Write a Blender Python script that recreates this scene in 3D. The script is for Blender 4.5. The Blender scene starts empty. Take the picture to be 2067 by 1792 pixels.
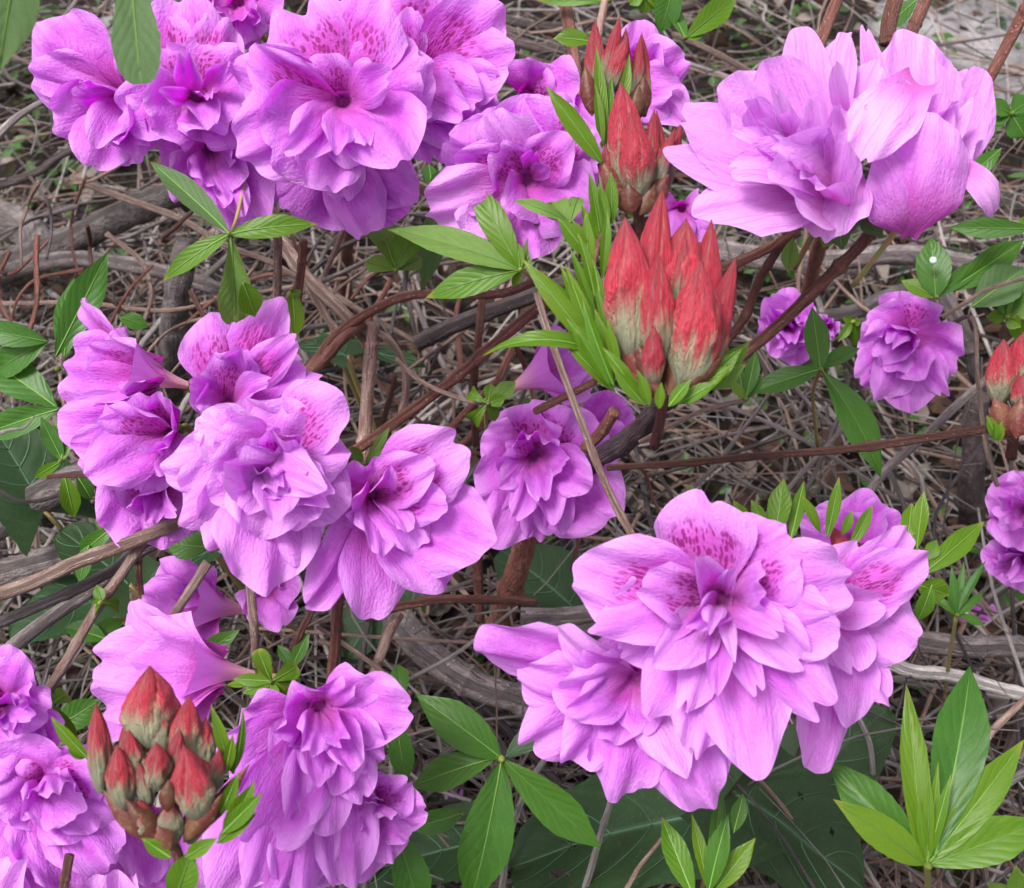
import bpy, math, random, zlib
import numpy as np
from mathutils import Vector, Matrix

# ------------------------------------------------------------------ camera, world, sun, exposure
sc = bpy.context.scene
COL = sc.collection
CAM_H, PITCH, HFOV = 0.75, math.radians(48), math.radians(45)
cam_d = bpy.data.cameras.new('camera')
cam = bpy.data.objects.new('camera', cam_d)
COL.objects.link(cam)
cam.location = (0, 0, CAM_H)
cam.rotation_euler = (math.pi/2 - PITCH, 0, 0)
cam_d.sensor_fit = 'HORIZONTAL'
cam_d.angle = HFOV
cam_d.clip_start = 0.02
cam_d.clip_end = 200
cam_d.dof.use_dof = True
cam_d.dof.focus_distance = 0.47
cam_d.dof.aperture_fstop = 24
sc.camera = cam

SUN_EL, SUN_AZ = math.radians(66), math.radians(-118)
w = bpy.data.worlds.new('World')
sc.world = w
w.use_nodes = True
wn = w.node_tree
wn.nodes.clear()
wo = wn.nodes.new('ShaderNodeOutputWorld')
bg = wn.nodes.new('ShaderNodeBackground')
sky = wn.nodes.new('ShaderNodeTexSky')
sky.sky_type = 'NISHITA'
sky.sun_disc = False
sky.sun_elevation = SUN_EL
sky.sun_rotation = SUN_AZ
sky.dust_density = 4.0
hs = wn.nodes.new('ShaderNodeHueSaturation')
hs.inputs['Saturation'].default_value = 0.16
wn.links.new(sky.outputs[0], hs.inputs['Color'])
wn.links.new(hs.outputs[0], bg.inputs['Color'])
bg.inputs['Strength'].default_value = 0.095
wn.links.new(bg.outputs[0], wo.inputs['Surface'])

sd = bpy.data.lights.new('sun', 'SUN')
sd.energy = 1.5
sd.angle = math.radians(18)
sd.color = (1.0, 0.97, 0.93)
sun = bpy.data.objects.new('sun', sd)
COL.objects.link(sun)
dv = Vector((math.sin(SUN_AZ)*math.cos(SUN_EL), math.cos(SUN_AZ)*math.cos(SUN_EL), math.sin(SUN_EL)))
sun.rotation_euler = dv.to_track_quat('Z', 'Y').to_euler()

vs = sc.view_settings
vs.view_transform = 'Standard'
vs.look = 'None'
vs.gamma = 1
vs.use_curve_mapping = False
vs.exposure = 1.60

# ------------------------------------------------------------------ measuring: a sight line into the place
FPX = 1033 / math.tan(HFOV/2)
FWD = Vector((0, math.cos(PITCH), -math.sin(PITCH)))
RIGHT = Vector((1, 0, 0))
UP = Vector((0, math.sin(PITCH), math.cos(PITCH)))
CAM = Vector((0, 0, CAM_H))

def P(x, y, d):
    return CAM + FWD*d + RIGHT*((x-1033)/FPX*d) - UP*((y-896)/FPX*d)

def depth_at(x, y, h):
    r = FWD + RIGHT*((x-1033)/FPX) - UP*((y-896)/FPX)
    return (h-CAM_H)/r.z

def PH(x, y, h):
    return P(x, y, depth_at(x, y, h))

def rng(*k):
    return random.Random(zlib.crc32(repr(k).encode()))

# ------------------------------------------------------------------ objects
def mesh(name, verts, faces, uvs=None, mat=None, smooth=True):
    m = bpy.data.meshes.new(name)
    m.from_pydata([tuple(v) for v in verts], [], faces)
    if uvs is not None:
        lay = m.uv_layers.new(name='UVMap')
        idx = np.empty(len(m.loops), dtype=np.int32)
        m.loops.foreach_get('vertex_index', idx)
        lay.data.foreach_set('uv', np.asarray(uvs, dtype=np.float32)[idx].ravel())
    if smooth:
        m.polygons.foreach_set('use_smooth', [True]*len(m.polygons))
    if mat:
        m.materials.append(mat)
    m.update()
    return m

def obj(name, m, parent=None, loc=(0, 0, 0)):
    o = bpy.data.objects.new(name, m)
    COL.objects.link(o)
    o.location = loc
    if parent:
        o.parent = parent
    return o

def thing(name, label, cat, loc, group=None):
    o = bpy.data.objects.new(name, None)
    o.empty_display_size = 0.01
    COL.objects.link(o)
    o.location = loc
    tag(o, label, cat, group)
    return o

def tag(o, label, cat, group=None, kind=None):
    o['label'] = label
    o['category'] = cat
    if group:
        o['group'] = group
    if kind:
        o['kind'] = kind
    return o

# ------------------------------------------------------------------ materials
class N:
    """tiny helper for building node trees"""
    def __init__(self, name):
        self.m = bpy.data.materials.new(name)
        self.m.use_nodes = True
        self.t = self.m.node_tree
        self.t.nodes.clear()
        self.out = self.t.nodes.new('ShaderNodeOutputMaterial')
    def n(self, typ, **kw):
        x = self.t.nodes.new(typ)
        for k, v in kw.items():
            setattr(x, k, v)
        return x
    def l(self, a, b):
        self.t.links.new(a, b)
    def val(self, s, v):
        if hasattr(v, 'is_output'):
            self.l(v, s)
        else:
            s.default_value = v
    def math(self, op, a, b=0.0, c=0.0, clamp=False):
        x = self.n('ShaderNodeMath', operation=op, use_clamp=clamp)
        self.val(x.inputs[0], a); self.val(x.inputs[1], b); self.val(x.inputs[2], c)
        return x.outputs[0]
    def mix(self, f, a, b, blend='MIX'):
        x = self.n('ShaderNodeMix', data_type='RGBA', blend_type=blend)
        self.val(x.inputs[0], f)
        for s, v in ((x.inputs[6], a), (x.inputs[7], b)):
            if isinstance(v, tuple):
                s.default_value = (*v, 1) if len(v) == 3 else v
            else:
                self.l(v, s)
        return x.outputs[2]
    def ss(self, v, a, b, lo=0.0, hi=1.0):
        x = self.n('ShaderNodeMapRange', interpolation_type='SMOOTHSTEP')
        self.val(x.inputs[0], v)
        for i, k in enumerate((a, b, lo, hi)):
            self.val(x.inputs[i+1], k)
        return x.outputs[0]
    def noise(self, vec, scale, detail=3.0, rough=0.55, dist=0.0):
        x = self.n('ShaderNodeTexNoise')
        if vec is not None:
            self.l(vec, x.inputs['Vector'])
        x.inputs['Scale'].default_value = scale
        x.inputs['Detail'].default_value = detail
        x.inputs['Roughness'].default_value = rough
        x.inputs['Distortion'].default_value = dist
        return x.outputs['Fac']
    def comb(self, x, y, z=0.0):
        c = self.n('ShaderNodeCombineXYZ')
        self.val(c.inputs[0], x); self.val(c.inputs[1], y); self.val(c.inputs[2], z)
        return c.outputs[0]
    def uv(self):
        u = self.n('ShaderNodeUVMap')
        s = self.n('ShaderNodeSeparateXYZ')
        self.l(u.outputs[0], s.inputs[0])
        return s.outputs[0], s.outputs[1]
    def rand(self):
        return self.n('ShaderNodeObjectInfo').outputs['Random']
    def attr(self, name):
        a = self.n('ShaderNodeAttribute', attribute_type='OBJECT', attribute_name=name)
        return a.outputs['Fac']
    def bump(self, h, strength, dist):
        b = self.n('ShaderNodeBump')
        b.inputs['Strength'].default_value = strength
        b.inputs['Distance'].default_value = dist
        self.l(h, b.inputs['Height'])
        return b.outputs[0]
    def leafy(self, color, rough, trans, transcol=None, normal=None, spec=0.28, sheen=0.0):
        p = self.n('ShaderNodeBsdfPrincipled')
        self.l(color, p.inputs['Base Color'])
        self.val(p.inputs['Roughness'], rough)
        p.inputs['Specular IOR Level'].default_value = spec
        if sheen:
            p.inputs['Sheen Weight'].default_value = sheen
        t = self.n('ShaderNodeBsdfTranslucent')
        self.l(transcol if transcol else color, t.inputs['Color'])
        if normal:
            self.l(normal, p.inputs['Normal'])
            self.l(normal, t.inputs['Normal'])
        mx = self.n('ShaderNodeMixShader')
        self.val(mx.inputs[0], trans)
        self.l(p.outputs[0], mx.inputs[1]); self.l(t.outputs[0], mx.inputs[2])
        self.l(mx.outputs[0], self.out.inputs['Surface'])
        return self.m
    def solid(self, color, rough, normal=None, spec=0.3, sheen=0.0):
        p = self.n('ShaderNodeBsdfPrincipled')
        if isinstance(color, tuple):
            p.inputs['Base Color'].default_value = (*color, 1)
        else:
            self.l(color, p.inputs['Base Color'])
        self.val(p.inputs['Roughness'], rough)
        p.inputs['Specular IOR Level'].default_value = spec
        if sheen:
            p.inputs['Sheen Weight'].default_value = sheen
            p.inputs['Sheen Roughness'].default_value = 0.5
        if normal:
            self.l(normal, p.inputs['Normal'])
        self.l(p.outputs[0], self.out.inputs['Surface'])
        return self.m

def petal_material():
    k = N('azalea_petal')
    u, v = k.uv()
    rnd = k.rand()
    uc = k.math('SUBTRACT', u, 0.5)
    au = k.math('ABSOLUTE', uc)
    off = k.math('MULTIPLY', rnd, 37.0)
    # slow cloudy variation of the pigment
    cl = k.noise(k.comb(k.math('MULTIPLY', u, 2.2), k.math('MULTIPLY', v, 2.0), off), 1.6, 3)
    # fine veins fanning from the claw
    wob = k.noise(k.comb(k.math('MULTIPLY', u, 6.0), k.math('MULTIPLY', v, 3.0), off), 1.0, 2)
    vx = k.math('ADD', k.math('MULTIPLY', u, 15.0), k.math('MULTIPLY', wob, 2.2))
    ve = k.noise(k.comb(vx, k.math('MULTIPLY', v, 1.1), off), 1.7, 2, 0.6)
    vein = k.ss(ve, 0.53, 0.68)
    pale = k.attr('pale')  # paler bloom tone, plus bright highlights painted into the colour of single petals
    lil = k.mix(k.ss(cl, 0.3, 0.7), (0.54, 0.085, 0.60), (0.71, 0.21, 0.79))
    lil = k.mix(k.math('MULTIPLY', pale, 0.75), lil, (0.86, 0.52, 0.86))
    # towards the claw: deeper magenta; margin: paler
    deep = k.ss(k.math('ADD', v, k.math('MULTIPLY', k.math('SUBTRACT', cl, 0.5), 0.25)), 0.70, 0.12)
    col = k.mix(k.math('MULTIPLY', deep, 0.74), lil, (0.62, 0.055, 0.46))
    edge = k.ss(k.math('ADD', v, k.math('MULTIPLY', au, 0.35)), 0.72, 1.12)
    col = k.mix(k.math('MULTIPLY', edge, 0.44), col, (0.82, 0.50, 0.92))
    col = k.mix(k.math('MULTIPLY', vein, 0.34), col, (0.50, 0.06, 0.52))
    gr = k.noise(k.comb(k.math('MULTIPLY', u, 60.0), k.math('MULTIPLY', v, 45.0), off), 1.5, 3, 0.7)
    col = k.mix(k.math('MULTIPLY', k.ss(gr, 0.42, 0.72), 0.22), col, (0.80, 0.40, 0.86))
    br = k.noise(k.comb(k.math('MULTIPLY', u, 3.0), k.math('MULTIPLY', v, 2.0), k.math('MULTIPLY', rnd, 91.0)), 1.6, 3)
    br = k.math('MULTIPLY', k.ss(br, 0.62, 0.72), k.ss(k.math('MAXIMUM', v, k.math('MULTIPLY', au, 2.0)), 0.95, 0.995))
    col = k.mix(k.math('MULTIPLY', br, 0.5), col, (0.36, 0.15, 0.16))
    # crimson flecks of the upper petals
    vo = k.n('ShaderNodeTexVoronoi', feature='F1')
    vo.inputs['Scale'].default_value = 1.0
    vo.inputs['Randomness'].default_value = 0.9
    k.l(k.comb(k.math('ADD', k.math('MULTIPLY', u, 27.0), k.math('MULTIPLY', wob, 3.0)), k.math('MULTIPLY', v, 12.0), off), vo.inputs['Vector'])
    vsep = k.n('ShaderNodeSeparateColor')
    k.l(vo.outputs['Color'], vsep.inputs[0])
    vcol = vsep.outputs[0]
    fleck = k.ss(k.math('ADD', vo.outputs['Distance'], k.math('MULTIPLY', vcol, 0.20)), 0.60, 0.46)
    zone = k.math('MULTIPLY', k.ss(au, 0.42, 0.22), k.math('MULTIPLY', k.ss(v, 0.80, 0.62), k.ss(v, 0.10, 0.2)))
    zone = k.math('MULTIPLY', zone, k.ss(k.noise(k.comb(k.math('MULTIPLY', u, 5.0), k.math('MULTIPLY', v, 4.0), off), 1.0, 1), 0.25, 0.42))
    fl = k.math('MULTIPLY', k.math('MULTIPLY', fleck, zone), k.attr('spots'))
    col = k.mix(k.math('MULTIPLY', fl, 1.0), col, (0.10, 0.0015, 0.028))
    blush = k.math('MULTIPLY', k.math('MULTIPLY', zone, k.attr('spots')), 0.5)
    col = k.mix(blush, col, (0.56, 0.05, 0.42))
    h = k.math('ADD', k.math('MULTIPLY', ve, 0.7), k.noise(k.comb(k.math('MULTIPLY', u, 30.0), k.math('MULTIPLY', v, 22.0), off), 1.2, 3))
    nb = k.bump(h, 0.6, 0.0011)
    sat = k.n('ShaderNodeHueSaturation')
    sat.inputs['Saturation'].default_value = 1.35
    k.l(col, sat.inputs['Color'])
    return k.leafy(col, 0.60, 0.45, sat.outputs[0], normal=nb, spec=0.22, sheen=0.08)

def leaf_material(name, c1, c2, c3, rough=0.40, trans=0.28, tip=None, veins=8.0):
    k = N(name)
    u, v = k.uv()
    rnd = k.rand()
    off = k.math('MULTIPLY', rnd, 53.0)
    au = k.math('ABSOLUTE', k.math('SUBTRACT', u, 0.5))
    # side veins running forward from the midrib
    s = k.math('SUBTRACT', k.math('MULTIPLY', v, veins), k.math('MULTIPLY', au, 5.0))
    s = k.math('ADD', s, k.math('MULTIPLY', k.noise(k.comb(k.math('MULTIPLY', u, 3.0), k.math('MULTIPLY', v, 4.0), off), 1.0, 2), 0.8))
    fr = k.math('ABSOLUTE', k.math('SUBTRACT', k.math('FRACT', s), 0.5))
    side = k.ss(fr, 0.10, 0.0)
    mid = k.ss(au, 0.035, 0.012)
    cl = k.noise(k.comb(k.math('MULTIPLY', u, 4.0), k.math('MULTIPLY', v, 6.0), off), 1.3, 4)
    col = k.mix(cl, c1, c2)
    col = k.mix(k.math('MULTIPLY', rnd, 0.5), col, c3)
    fine = k.noise(k.comb(k.math('MULTIPLY', u, 40.0), k.math('MULTIPLY', v, 80.0), off), 1.0, 3)
    col = k.mix(k.math('MULTIPLY', k.ss(fine, 0.5, 0.75), 0.35), col, tuple(min(1, x*1.7+0.02) for x in c2))
    pale = tuple(min(1, x*1.5+0.04) for x in c2)
    col = k.mix(k.math('MULTIPLY', side, 0.10), col, pale)
    col = k.mix(k.math('MULTIPLY', mid, 0.4), col, pale)
    bl = k.noise(k.comb(k.math('MULTIPLY', u, 7.0), k.math('MULTIPLY', v, 13.0), off), 1.2, 3)
    col = k.mix(k.math('MULTIPLY', k.ss(bl, 0.68, 0.76), 0.6), col, (0.09, 0.05, 0.018))
    if tip:
        col = k.mix(k.math('MULTIPLY', k.ss(v, 0.82, 1.0), 0.6), col, tip)
    h = k.math('SUBTRACT', k.math('MULTIPLY', k.ss(fr, 0.0, 0.4), 1.0), k.math('MULTIPLY', mid, 0.8))
    h = k.math('ADD', h, k.math('MULTIPLY', cl, 0.8))
    nb = k.bump(h, 0.15, 0.0007)
    tc = k.mix(0.4, col, (0.18, 0.34, 0.02))
    return k.leafy(col, rough, trans, tc, nb, spec=0.26)

def bark_material(name, c1, c2, c3, speck=(0.5, 0.42, 0.36), amount=0.5, rough=0.75):
    k = N(name)
    u, v = k.uv()            # u round the stem, v along it in metres
    rnd = k.rand()
    off = k.math('MULTIPLY', rnd, 41.0)
    ang = k.math('MULTIPLY', u, 2*math.pi)
    vec = k.comb(k.math('COSINE', ang), k.math('SINE', ang), k.math('ADD', k.math('MULTIPLY', v, 55.0), off))
    a = k.noise(vec, 1.3, 4)
    vec2 = k.comb(k.math('MULTIPLY', k.math('COSINE', ang), 3.0), k.math('MULTIPLY', k.math('SINE', ang), 3.0), k.math('ADD', k.math('MULTIPLY', v, 60.0), off))
    st = k.noise(vec2, 2.2, 3)
    col = k.mix(k.ss(a, 0.35, 0.65), c1, c2)
    col = k.mix(k.ss(st, 0.5, 0.7), col, c3)
    vec3 = k.comb(k.math('MULTIPLY', k.math('COSINE', ang), 2.0), k.math('MULTIPLY', k.math('SINE', ang), 2.0), k.math('ADD', k.math('MULTIPLY', v, 420.0), off))
    sp = k.noise(vec3, 1.8, 1)
    col = k.mix(k.math('MULTIPLY', k.ss(sp, 0.66, 0.74), amount), col, speck)
    rv = k.n('ShaderNodeHueSaturation')
    k.val(rv.inputs['Value'], k.math('ADD', k.math('MULTIPLY', rnd, 0.9), 0.6))
    k.l(col, rv.inputs['Color'])
    nb = k.bump(k.math('ADD', st, k.math('MULTIPLY', sp, 0.6)), 0.9, 0.0022)
    return k.solid(rv.outputs[0], rough, nb, spec=0.3)

def bud_material():
    k = N('red_bud')
    u, v = k.uv()
    rnd = k.rand()
    off = k.math('MULTIPLY', rnd, 29.0)
    ang = k.math('MULTIPLY', u, 2*math.pi)
    cs, sn = k.math('COSINE', ang), k.math('SINE', ang)
    st = k.noise(k.comb(k.math('MULTIPLY', cs, 2.6), k.math('MULTIPLY', sn, 2.6), k.math('ADD', k.math('MULTIPLY', v, 1.6), off)), 1.3, 3)
    fuzz = k.noise(k.comb(k.math('MULTIPLY', cs, 9.0), k.math('MULTIPLY', sn, 9.0), k.math('ADD', k.math('MULTIPLY', v, 9.0), off)), 2.4, 3)
    green = k.mix(st, (0.27, 0.29, 0.15), (0.44, 0.41, 0.28))
    red = k.mix(k.ss(fuzz, 0.35, 0.65), (0.42, 0.005, 0.026), (0.62, 0.020, 0.062))
    f = k.ss(k.math('ADD', v, k.math('MULTIPLY', k.math('SUBTRACT', st, 0.5), 0.75)), k.math('SUBTRACT', k.attr('red_from'), 0.20), k.math('ADD', k.attr('red_from'), 0.14))
    col = k.mix(f, green, red)
    hair = k.ss(fuzz, 0.55, 0.75)
    cr = k.n('ShaderNodeAttribute', attribute_type='GEOMETRY', attribute_name='crease').outputs['Fac']
    col = k.mix(k.math('MULTIPLY', k.ss(cr, 0.35, 0.9), 0.5), col, (0.56, 0.24, 0.20))
    col = k.mix(k.math('MULTIPLY', hair, 0.14), col, (0.56, 0.30, 0.24))
    nb = k.bump(k.math('ADD', fuzz, k.math('MULTIPLY', st, 2.0)), 1.0, 0.0035)
    return k.solid(col, 0.62, nb, spec=0.3, sheen=0.10)

def noise_solid(name, c1, c2, scale, rough=0.7, bumpd=0.002, c3=None, trans=None, spec=0.25):
    k = N(name)
    tc = k.n('ShaderNodeTexCoord').outputs['Object']
    a = k.noise(tc, scale, 5, 0.6)
    b = k.noise(tc, scale*7, 4, 0.6)
    col = k.mix(k.ss(a, 0.35, 0.65), c1, c2)
    if c3:
        col = k.mix(k.ss(b, 0.5, 0.72), col, c3)
    rv = k.n('ShaderNodeHueSaturation')
    k.val(rv.inputs['Value'], k.math('ADD', k.math('MULTIPLY', k.rand(), 0.7), 0.65))
    k.l(col, rv.inputs['Color'])
    nb = k.bump(k.math('ADD', a, b), 0.6, bumpd)
    if trans:
        return k.leafy(rv.outputs[0], rough, trans, normal=nb, spec=spec)
    return k.solid(rv.outputs[0], rough, nb, spec=spec)

def tube_material():
    k = N('corolla_tube')
    u, v = k.uv()
    c = k.mix(k.ss(v, 0.05, 0.85), (0.74, 0.42, 0.44), (0.64, 0.19, 0.70))
    st = k.noise(k.comb(k.math('MULTIPLY', u, 24.0), k.math('MULTIPLY', v, 1.5), k.rand()), 1.5, 2)
    c = k.mix(k.math('MULTIPLY', k.ss(st, 0.5, 0.65), 0.3), c, (0.55, 0.10, 0.50))
    return k.leafy(c, 0.5, 0.38, spec=0.3)

M = {}
M['tube'] = tube_material()
M['petal'] = petal_material()
M['fresh'] = leaf_material('fresh_leaf', (0.036, 0.105, 0.004), (0.075, 0.162, 0.006), (0.115, 0.170, 0.007), tip=(0.24, 0.22, 0.04))
M['mid'] = leaf_material('green_leaf', (0.020, 0.075, 0.009), (0.043, 0.128, 0.014), (0.062, 0.145, 0.015))
M['hairy'] = leaf_material('hairy_leaf', (0.065, 0.14, 0.022), (0.135, 0.225, 0.050), (0.11, 0.19, 0.030), rough=0.65)
M['old'] = leaf_material('mature_leaf', (0.040, 0.085, 0.028), (0.080, 0.145, 0.050), (0.07, 0.12, 0.035), rough=0.6)
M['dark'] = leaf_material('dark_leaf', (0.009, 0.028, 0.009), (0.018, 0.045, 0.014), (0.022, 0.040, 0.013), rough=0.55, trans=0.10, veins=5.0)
M['rib'] = noise_solid('leaf_rib', (0.085, 0.18, 0.03), (0.12, 0.21, 0.04), 60, 0.5, 0.0002)
M['dark_rib'] = noise_solid('dark_leaf_rib', (0.035, 0.085, 0.042), (0.05, 0.105, 0.055), 60, 0.5, 0.0002)
M['red_bark'] = bark_material('red_brown_bark', (0.135, 0.048, 0.037), (0.21, 0.088, 0.068), (0.085, 0.034, 0.030), (0.48, 0.36, 0.28), 0.55, 0.6)
M['tan_bark'] = bark_material('tan_bark', (0.21, 0.120, 0.098), (0.34, 0.245, 0.21), (0.14, 0.075, 0.064), (0.62, 0.50, 0.40), 0.6)
M['grey_bark'] = bark_material('grey_brown_bark', (0.095, 0.074, 0.074), (0.18, 0.148, 0.150), (0.056, 0.043, 0.044), (0.42, 0.36, 0.32), 0.4)
M['dark_bark'] = bark_material('dark_bark', (0.040, 0.027, 0.028), (0.075, 0.055, 0.056), (0.028, 0.020, 0.022), (0.24, 0.20, 0.2), 0.3)
M['pale_bark'] = bark_material('bleached_wood', (0.27, 0.235, 0.23), (0.40, 0.36, 0.35), (0.18, 0.15, 0.145), (0.66, 0.6, 0.55), 0.4)
M['bud'] = bud_material()
M['scale'] = noise_solid('bud_scale', (0.085, 0.016, 0.016), (0.105, 0.050, 0.028), 110, 0.42, 0.0004, (0.13, 0.08, 0.045))
M['calyx'] = noise_solid('calyx_green', (0.13, 0.18, 0.030), (0.20, 0.25, 0.05), 180, 0.55, 0.0004, (0.22, 0.21, 0.06), trans=0.25)
M['stem'] = noise_solid('young_stem', (0.23, 0.24, 0.08), (0.32, 0.20, 0.10), 160, 0.6, 0.0004)
M['stamen'] = noise_solid('stamen_pink', (0.82, 0.50, 0.80), (0.88, 0.62, 0.86), 200, 0.4, 0.0001)
M['anther'] = noise_solid('anther', (0.62, 0.40, 0.52), (0.85, 0.74, 0.74), 300, 0.5, 0.0002)
# ------------------------------------------------------------------ shape builders
def wav(seed, k=4, lo=0.6, hi=2.6):
    r = rng('wav', seed)
    c = [(r.uniform(lo, hi), r.uniform(lo, hi), r.uniform(0, 6.28), r.uniform(0.5, 1)) for _ in range(k)]
    def f(a, b):
        return sum(w_*np.sin(3.1*(p*a+q*b)+s) for p, q, s, w_ in c)/k
    return f

def bez(p0, p1, p2, p3, t):
    a = 1-t
    pos = np.outer(a**3, p0)+np.outer(3*a*a*t, p1)+np.outer(3*a*t*t, p2)+np.outer(t**3, p3)
    tan = np.outer(3*a*a, p1-p0)+np.outer(6*a*t, p2-p1)+np.outer(3*t*t, p3-p2)
    tan /= np.linalg.norm(tan, axis=1)[:, None]+1e-12
    return pos, tan

def A3(v):
    return np.array(v, dtype=float)

def sheet_faces(nu, nv):
    i = np.arange((nu-1)*(nv-1))
    r, c = i//(nu-1), i % (nu-1)
    a = r*nu+c
    return np.stack([a, a+1, a+1+nu, a+nu], 1).tolist()

def petal_mesh(B, T, axis, W, seed, rise=0.2, rise2=None, cup=-0.1, basew=0.22, ruffle=0.06, point=2.2, drop=0.36,
               roll=0.15, notch=0.0, rag=0.012, tipcurl=0.0, side=None, nu=33, nv=24, rel=(0, 0, 0), wide=0.55):
    """a thin blade from claw B to tip T; its upper face looks along axis"""
    r = rng('petal', seed)
    B, T, axis = A3(B), A3(T), A3(axis)
    D = T-B
    L = np.linalg.norm(D)
    if side is None:
        s = np.cross(D, axis)
        if np.linalg.norm(s) < 0.12*L:
            s = s + np.cross(D, A3(UP))*0.2
    else:
        s = A3(side)
    s /= np.linalg.norm(s)+1e-12
    d0 = D/L
    n0 = np.cross(s, d0)
    if np.dot(n0, axis) < 0 and side is None:
        s, n0 = -s, -n0
    cr, sr = math.cos(roll), math.sin(roll)
    s, n0 = s*cr+n0*sr, n0*cr-s*sr
    if rise2 is None:
        rise2 = rise*0.9
    C1 = B+D*0.30+n0*(L*rise)
    C2 = B+D*0.74+n0*(L*rise2)
    u = np.linspace(-1, 1, nu)
    v = np.linspace(0, 1, nv)**0.92
    U, V = np.meshgrid(u, v)
    f1, f2 = wav((seed, 1)), wav((seed, 2), 5, 1.5, 4.5)
    edge = 1-drop*np.abs(u)**point - notch*np.exp(-((u-r.uniform(-.3, .3))/0.13)**2)
    edge = edge + 0.050*f2(u*0.45, 0*u)+rag*np.sin(u*r.uniform(7, 12)+r.uniform(0, 6))*f1(u*1.3, 0*u+2)
    tt = np.clip(V*edge[None, :], 0, 1.1)
    pos, tan = bez(B, C1, C2, T, tt.ravel())
    nrm = np.cross(s[None, :], tan)
    sm = np.clip(tt/wide, 0, 1)
    sm = sm*sm*(3-2*sm)
    wdt = basew+(1-basew)*sm
    wdt = wdt*(1-0.16*np.clip((tt-0.65)/0.35, 0, 1)**2)
    asym = 1+0.10*r.uniform(-1, 1)*U
    X = (U*wdt*asym*W*0.5).ravel()
    cupn = cup*W*(U**2)*np.clip(tt*1.8, 0, 1)
    # claws are channelled
    cupn = cupn + 0.30*W*basew*(U**2)*(1-sm)
    ph = r.uniform(0, 6.28)
    fr = r.uniform(1.6, 2.9)
    ruf = ruffle*W*(np.sin(fr*math.pi*U+ph)*V**2.2*0.9 + f1(U*0.9, V)*1.4*V + 0.5*np.sin(U*9+ph*2+V*3)*V**4*np.abs(U))
    cr = wav((seed, 'cr'), 6, 3.0, 7.5)
    ruf = ruf + 0.012*W*cr(U, V*1.3)*(0.35+V) + r.uniform(0.0, 0.024)*W*np.sin(r.uniform(3, 5.5)*math.pi*U+ph*3+2*V)*V**3
    # faint pleats along the main veins
    plt = 0.010*W*np.cos(U*math.pi*r.choice((2, 3, 3)))*np.clip(V*1.6, 0, 1)*(1-V*0.6)
    tc = tipcurl*L*np.clip((tt-0.55)/0.45, 0, 1)**2
    Z = (cupn+ruf+plt+tc).ravel()
    verts = pos+X[:, None]*s[None, :]+Z[:, None]*nrm-A3(rel)[None, :]
    uvs = np.stack([(U*0.5+0.5).ravel(), V.ravel()], 1)
    return mesh('petal', verts, sheet_faces(nu, nv), uvs, M['petal'])

def tube_data(pts, rad, sides=8, lump=0.0, seed=0, v0=0.0):
    pts = np.asarray(pts, float)
    n = len(pts)
    tan = np.gradient(pts, axis=0)
    tan /= np.linalg.norm(tan, axis=1)[:, None]+1e-12
    ref = A3((0.31, 0.52, 0.79))
    if abs(np.dot(tan[0], ref)) > 0.9:
        ref = A3((0.9, -0.3, 0.1))
    a = np.cross(tan, ref)
    a /= np.linalg.norm(a, axis=1)[:, None]+1e-12
    b = np.cross(tan, a)
    rad = np.broadcast_to(np.asarray(rad, float), (n,))
    ln = np.concatenate([[0], np.cumsum(np.linalg.norm(np.diff(pts, axis=0), axis=1))])+v0
    th = np.linspace(0, 2*math.pi, sides, endpoint=False)
    rr = np.repeat(rad[:, None], sides, 1)
    if lump:
        f = wav(('tube', seed), 5, 0.5, 3)
        rr = rr*(1+lump*f(ln[:, None]*30+0*th, np.cos(th)[None, :]*0.8)+lump*0.6*f(ln[:, None]*90, np.sin(th)[None, :]))
    vts = pts[:, None, :]+rr[:, :, None]*(np.cos(th)[None, :, None]*a[:, None, :]+np.sin(th)[None, :, None]*b[:, None, :])
    vts = vts.reshape(-1, 3)
    uv = np.stack([np.tile(th/(2*math.pi), n), np.repeat(ln, sides)], 1)
    faces = []
    for i in range(n-1):
        for j in range(sides):
            q = (j+1) % sides
            faces.append((i*sides+j, i*sides+q, (i+1)*sides+q, (i+1)*sides+j))
    faces.append(tuple(range(sides))[::-1])
    faces.append(tuple(range((n-1)*sides, n*sides)))
    return vts, faces, uv

def tube_mesh(name, pts, rad, mat, sides=8, lump=0.0, seed=0, rel=(0, 0, 0)):
    v, f, uv = tube_data(pts, rad, sides, lump, seed)
    return mesh(name, v-A3(rel)[None, :], f, uv, mat)

def smooth_path(pts, per=8):
    p = np.asarray([tuple(q) for q in pts], float)
    if len(p) == 2:
        t = np.linspace(0, 1, per+1)[:, None]
        return p[0]*(1-t)+p[1]*t
    e = np.vstack([2*p[0]-p[1], p, 2*p[-1]-p[-2]])
    out = []
    for i in range(1, len(e)-2):
        for t in np.linspace(0, 1, per, endpoint=False):
            a, b, c, d = e[i-1], e[i], e[i+1], e[i+2]
            out.append(0.5*((2*b)+(c-a)*t+(2*a-5*b+4*c-d)*t*t+(3*b-a-3*c+d)*t**3))
    out.append(e[-2])
    return np.asarray(out)

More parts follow.
